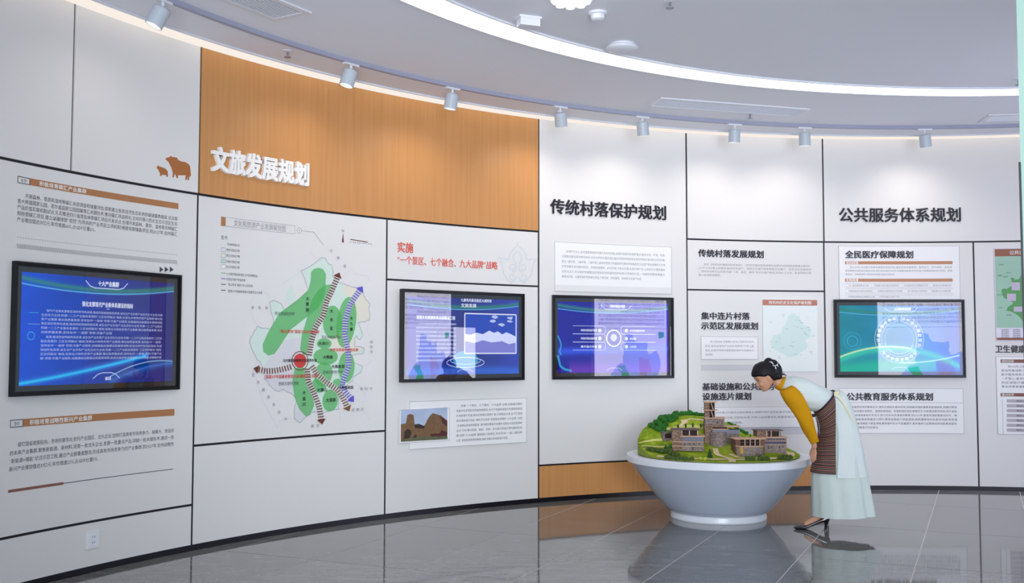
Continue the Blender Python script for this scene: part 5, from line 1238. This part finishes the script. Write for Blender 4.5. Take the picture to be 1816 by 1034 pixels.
# ---- clothing
def ringset(name, rings, m, parent, n=48, cap=(True, True), fold=None, uv=False, sharp=.92, arc=None, thick=0):
    """rings: (px front, py front, px back, py back, half width, dy)"""
    V = []; F = []; UV = []; dist = 0; lastC = None
    for i, (xf, yf, xb, yb, hw_, dy) in enumerate(rings):
        pf, pb = pp(xf, yf, dy), pp(xb, yb, dy); C_ = (pf+pb)/2; A = (pf-pb)/2
        if lastC is not None: dist += (pf-lastf).length*.6+(pb-lastb).length*.4
        lastC, lastf, lastb = C_, pf, pb
        a0, a1 = arc(i) if arc else (0, 2*math.pi)
        cnt = n if not arc else n+1
        for k in range(cnt):
            t = a0+(a1-a0)*k/n; ct, s_ = math.cos(t), math.sin(t); q = 1+(fold(i/(len(rings)-1), t) if fold else 0)
            ct2 = (abs(ct)**sharp)*(1 if ct > 0 else -1); s2 = (abs(s_)**sharp)*(1 if s_ > 0 else -1)
            V.append(C_+A*ct2*q+Vector((0, hw_*s2*q, 0))); UV.append((k/n, dist))
    N_ = n if not arc else n+1
    for i in range(len(rings)-1):
        for k in range(n): k2 = (k+1) % N_ if not arc else k+1; F.append((i*N_+k, i*N_+k2, (i+1)*N_+k2, (i+1)*N_+k))
    if not arc:
        if cap[0]: F.append(tuple(range(n))[::-1])
        if cap[1]: F.append(tuple(range((len(rings)-1)*n, len(rings)*n)))
    return mk(name, V, F, m, parent, smooth=True, uvs=UV if uv else None)
def dens(rings, k=3):                       # smooth interpolation of the ring list
    out = []
    for i in range(len(rings)-1):
        p0, p1, p2, p3 = rings[max(i-1, 0)], rings[i], rings[i+1], rings[min(i+2, len(rings)-1)]
        for j in range(k):
            t = j/k; out.append(tuple(.5*((2*b_)+(-a+c)*t+(2*a-5*b_+4*c-d)*t*t+(-a+3*b_-3*c+d)*t**3) for a, b_, c, d in zip(p0, p1, p2, p3)))
    out.append(rings[-1]); return out
vest = dens([(1446.5, 730, 1478, 696, .125, 0), (1440, 729, 1466, 689.5, .140, 0), (1428, 726, 1452, 682.5, .155, 0), (1414, 718, 1436, 675, .165, 0), (1401, 708, 1420, 669.5, .165, 0), (1391, 700, 1406, 667, .140, 0), (1385, 694.5, 1396, 667.2, .095, 0), (1383, 692, 1392, 668, .07, 0)])
def vfold(s, t): return (.026*math.sin(4*t+13*s)+.018*math.sin(9*t-19*s))*math.sin(math.pi*s)
ringset('vest', vest, M_ivory, per, n=64, fold=vfold)
ringset('collar', dens([(1385, 694, 1393, 667.5, .062, 0), (1379, 691.5, 1389, 668.5, .056, 0), (1374.5, 688.5, 1386, 671.5, .050, 0)]), M_must, per, n=32)
arm = [(1386, 692, 1397, 685, .03, .06), (1383.5, 693, 1405, 684, .055, .135), (1384.5, 699, 1415, 691, .076, .150), (1391.5, 712, 1426, 706, .080, .165), (1403, 727, 1434, 722, .072, .175), (1413, 743, 1440, 740, .064, .178), (1421.5, 760, 1445, 758, .056, .168), (1430.5, 775, 1449, 771.5, .046, .152), (1438, 787.5, 1452, 782.5, .036, .138)]
for s_ in (-1, 1):
    def afold(s, t, s_=s_): return .030*math.sin(3*t+16*s)*sstep(.15, .5, s)+.02*math.sin(2*t-30*s)*sstep(.5, .9, s)
    ringset('sleeve', dens([(a, b_, c, d, e, s_*f) for a, b_, c, d, e, f in arm], 4), M_must, per, n=36, fold=afold)
SKR = [(1447, 731, 1477, 695, .128, 0), (1450, 743, 1492, 693.5, .150, 0), (1453, 754, 1503, 709, .172, 0), (1455, 766, 1512, 734, .186, 0), (1453.5, 782, 1520, 762, .190, 0), (1450, 800, 1526, 788, .192, 0), (1446, 820, 1531, 816, .196, 0), (1441, 843, 1536, 843, .204, 0), (1440.5, 866, 1539.5, 866, .214, 0), (1440.5, 890, 1543, 889, .224, 0), (1440.5, 914.5, 1546, 911.5, .236, 0)]
SKD = dens(SKR, 4)
def sfold(s, t):
    g_ = sstep(.35, 1, s); back = .5-.5*math.cos(t)
    return g_*(.040*math.sin(7*t+1.2)*(.35+back)+.026*math.sin(13*t+.4+3*s)*(.3+back))+.016*math.sin(4*t+7*s)*back
ringset('dress_skirt', SKD, M_mint, per, n=110, fold=sfold, cap=(True, False))
# seam of the upper wrap and rear hanging pleat
wrap = [r_ for r_ in SKD if r_[1] < 846]
def warc(i): return (math.pi*.52, math.pi*1.60)
def wfold(s, t): return .030+.022*math.sin(6*t+4*s)*s+.012*math.sin(11*t-5*s)*s
ringset('dress_overskirt', wrap, M_ivory, per, n=60, fold=wfold, arc=warc, uv=True)
pl = G()
for (x0, y0, x1, y1, x2, y2, x3, y3, d) in ((1534, 842, 1541, 842, 1548, 908, 1538, 911, -.02),):
    V = [pp(x0, y0, d-.05), pp(x1, y1, d), pp(x1, y1, d+.05), pp(x3, y3, d-.08), pp(x2, y2, d), pp(x2, y2, d+.08)]; pl.add(V, [(0, 1, 4, 3), (1, 2, 5, 4), (0, 3, 5, 2)])
pl.mk('dress_pleat', M_mint, per)
# striped apron
M_ap = bpy.data.materials.new('apron_stripes'); M_ap.use_nodes = True; nt = M_ap.node_tree; bs = nt.nodes['Principled BSDF']; bs.inputs['Roughness'].default_value = .9; bs.inputs['Specular IOR Level'].default_value = .1
uvn = nt.nodes.new('ShaderNodeUVMap'); sx = nt.nodes.new('ShaderNodeSeparateXYZ'); ml = nt.nodes.new('ShaderNodeMath'); ml.operation = 'MULTIPLY'; ml.inputs[1].default_value = 1/.094
fr_ = nt.nodes.new('ShaderNodeMath'); fr_.operation = 'FRACT'; rp = nt.nodes.new('ShaderNodeValToRGB'); rp.color_ramp.interpolation = 'CONSTANT'
cols_ = [(0, (66, 56, 54)), (.10, (188, 116, 108)), (.15, (76, 52, 54)), (.25, (120, 108, 82)), (.35, (60, 54, 58)), (.45, (190, 140, 118)), (.50, (88, 60, 70)), (.62, (116, 104, 78)), (.70, (56, 54, 62)), (.80, (184, 108, 116)), (.85, (98, 80, 62)), (.94, (84, 84, 78))]
cr = rp.color_ramp; cr.elements[0].color = rgb(cols_[0][1]); cr.elements[1].position = cols_[1][0]; cr.elements[1].color = rgb(cols_[1][1])
for p_, c_ in cols_[2:]: e = cr.elements.new(p_); e.color = rgb(c_)
nt.links.new(uvn.outputs[0], sx.inputs[0]); nt.links.new(sx.outputs[1], ml.inputs[0]); nt.links.new(ml.outputs[0], fr_.inputs[0]); nt.links.new(fr_.outputs[0], rp.inputs[0]); nt.links.new(rp.outputs[0], bs.inputs['Base Color'])
apr = [(r_[0]-(2.5 if r_[1] > 790 else 1.0), r_[1], r_[2], r_[3], r_[4]+.010, 0) for r_ in SKD if r_[1] < 842]
def aarc(i):
    xf, yf, xb, yb = apr[i][:4]; cx_ = (xf+xb)/2; hw_ = (xb-xf)/2; v = max(-1, min(1, (cx_-1471.5)/hw_)); e_ = math.acos(v)
    return (-e_, 1.9)
ringset('apron', apr, M_ap, per, n=60, arc=aarc, uv=True, fold=lambda s, t: .020+.010*math.sin(5*t+10*s)*(1-s))
# belt and ties
bl = []
xf, yf, xb, yb, hw_, _ = SKR[0]; pf, pb = pp(xf-1, yf-2), pp(xb, yb-1)
for k in range(41): t = 2*math.pi*k/40; bl.append((pf+pb)/2+(pf-pb)/2*math.cos(t)*1.05+Vector((0, (hw_+.008)*math.sin(t), 0)))
g = G(); g.tube(bl, .009, 8); g.mk('belt', M_navy, per)
g = G(); ellip(g, pp(1443, 737, -.03), (.022, .03, .014)); g.mk('belt_knot', M_navy, per)
g = G(); g.tube([pp(1446, 738, -.07), pp(1449, 752, -.075), pp(1450, 776, -.07)], .0022, 5); g.tube([pp(1448, 738, -.09), pp(1453, 755, -.10), pp(1453, 770, -.10)], .0018, 5); g.mk('belt_tie', mat('tie_grey', (190, 186, 190), .8), per)
g = G(); Pn = [(1479, 698, -.150), (1487, 703, -.160), (1497, 716, -.172), (1506, 733, -.168), (1514, 752, -.150)]
V = []
for (x, y, d) in Pn: V += [pp(x, y-3, d-.012), pp(x, y+3, d-.018)]
g.add(V, [(2*i, 2*i+1, 2*i+3, 2*i+2) for i in range(len(Pn)-1)]); ellip(g, pp(1484, 697, -.135), (.024, .02, .018)); g.mk('sash_bow', M_sash, per)
# shoes
M_shoe = mat('shoe_black', (20, 14, 24), .22, spec=.6, coat=.4); M_gold = mat('shoe_buckle', (210, 180, 90), .3, metal=.9)
for k in (0, 1):
    secs = [(.0, .078, .135, .022), (.06, .072, .132, .028), (.20, .066, .110, .030), (.38, .044, .080, .031), (.55, .020, .052, .036), (.70, .006, .036, .041), (.84, .003, .032, .036), (.94, .004, .026, .024), (1.0, .010, .020, .010)]
    V = []; F = []; n = 20
    for (t, z0, z1, w_) in secs:
        for j in range(n):
            a = 2*math.pi*j/n; ca, sa = math.cos(a), math.sin(a); V.append(fp(k, t, (z0+z1)/2+(z1-z0)/2*(abs(sa)**.7)*(1 if sa > 0 else -1), w_*(abs(ca)**.8)*(1 if ca > 0 else -1)))
    for i in range(len(secs)-1):
        for j in range(n): F.append((i*n+j, i*n+(j+1) % n, (i+1)*n+(j+1) % n, (i+1)*n+j))
    F += [tuple(range(n)), tuple(range((len(secs)-1)*n, len(secs)*n))[::-1]]
    shoe = mk('shoe', V, F, M_shoe, per, smooth=True)
    g = G(); g.tube([fp(k, .06, .085), fp(k, .08, .055), fp(k, .10, .0)], [.019, .008, .0045], 10); g.mk('stiletto_heel', M_shoe, shoe)
    g = G(); ellip(g, fp(k, .10, .118, .028), (.008, .004, .006)); g.mk('buckle', M_gold, shoe)
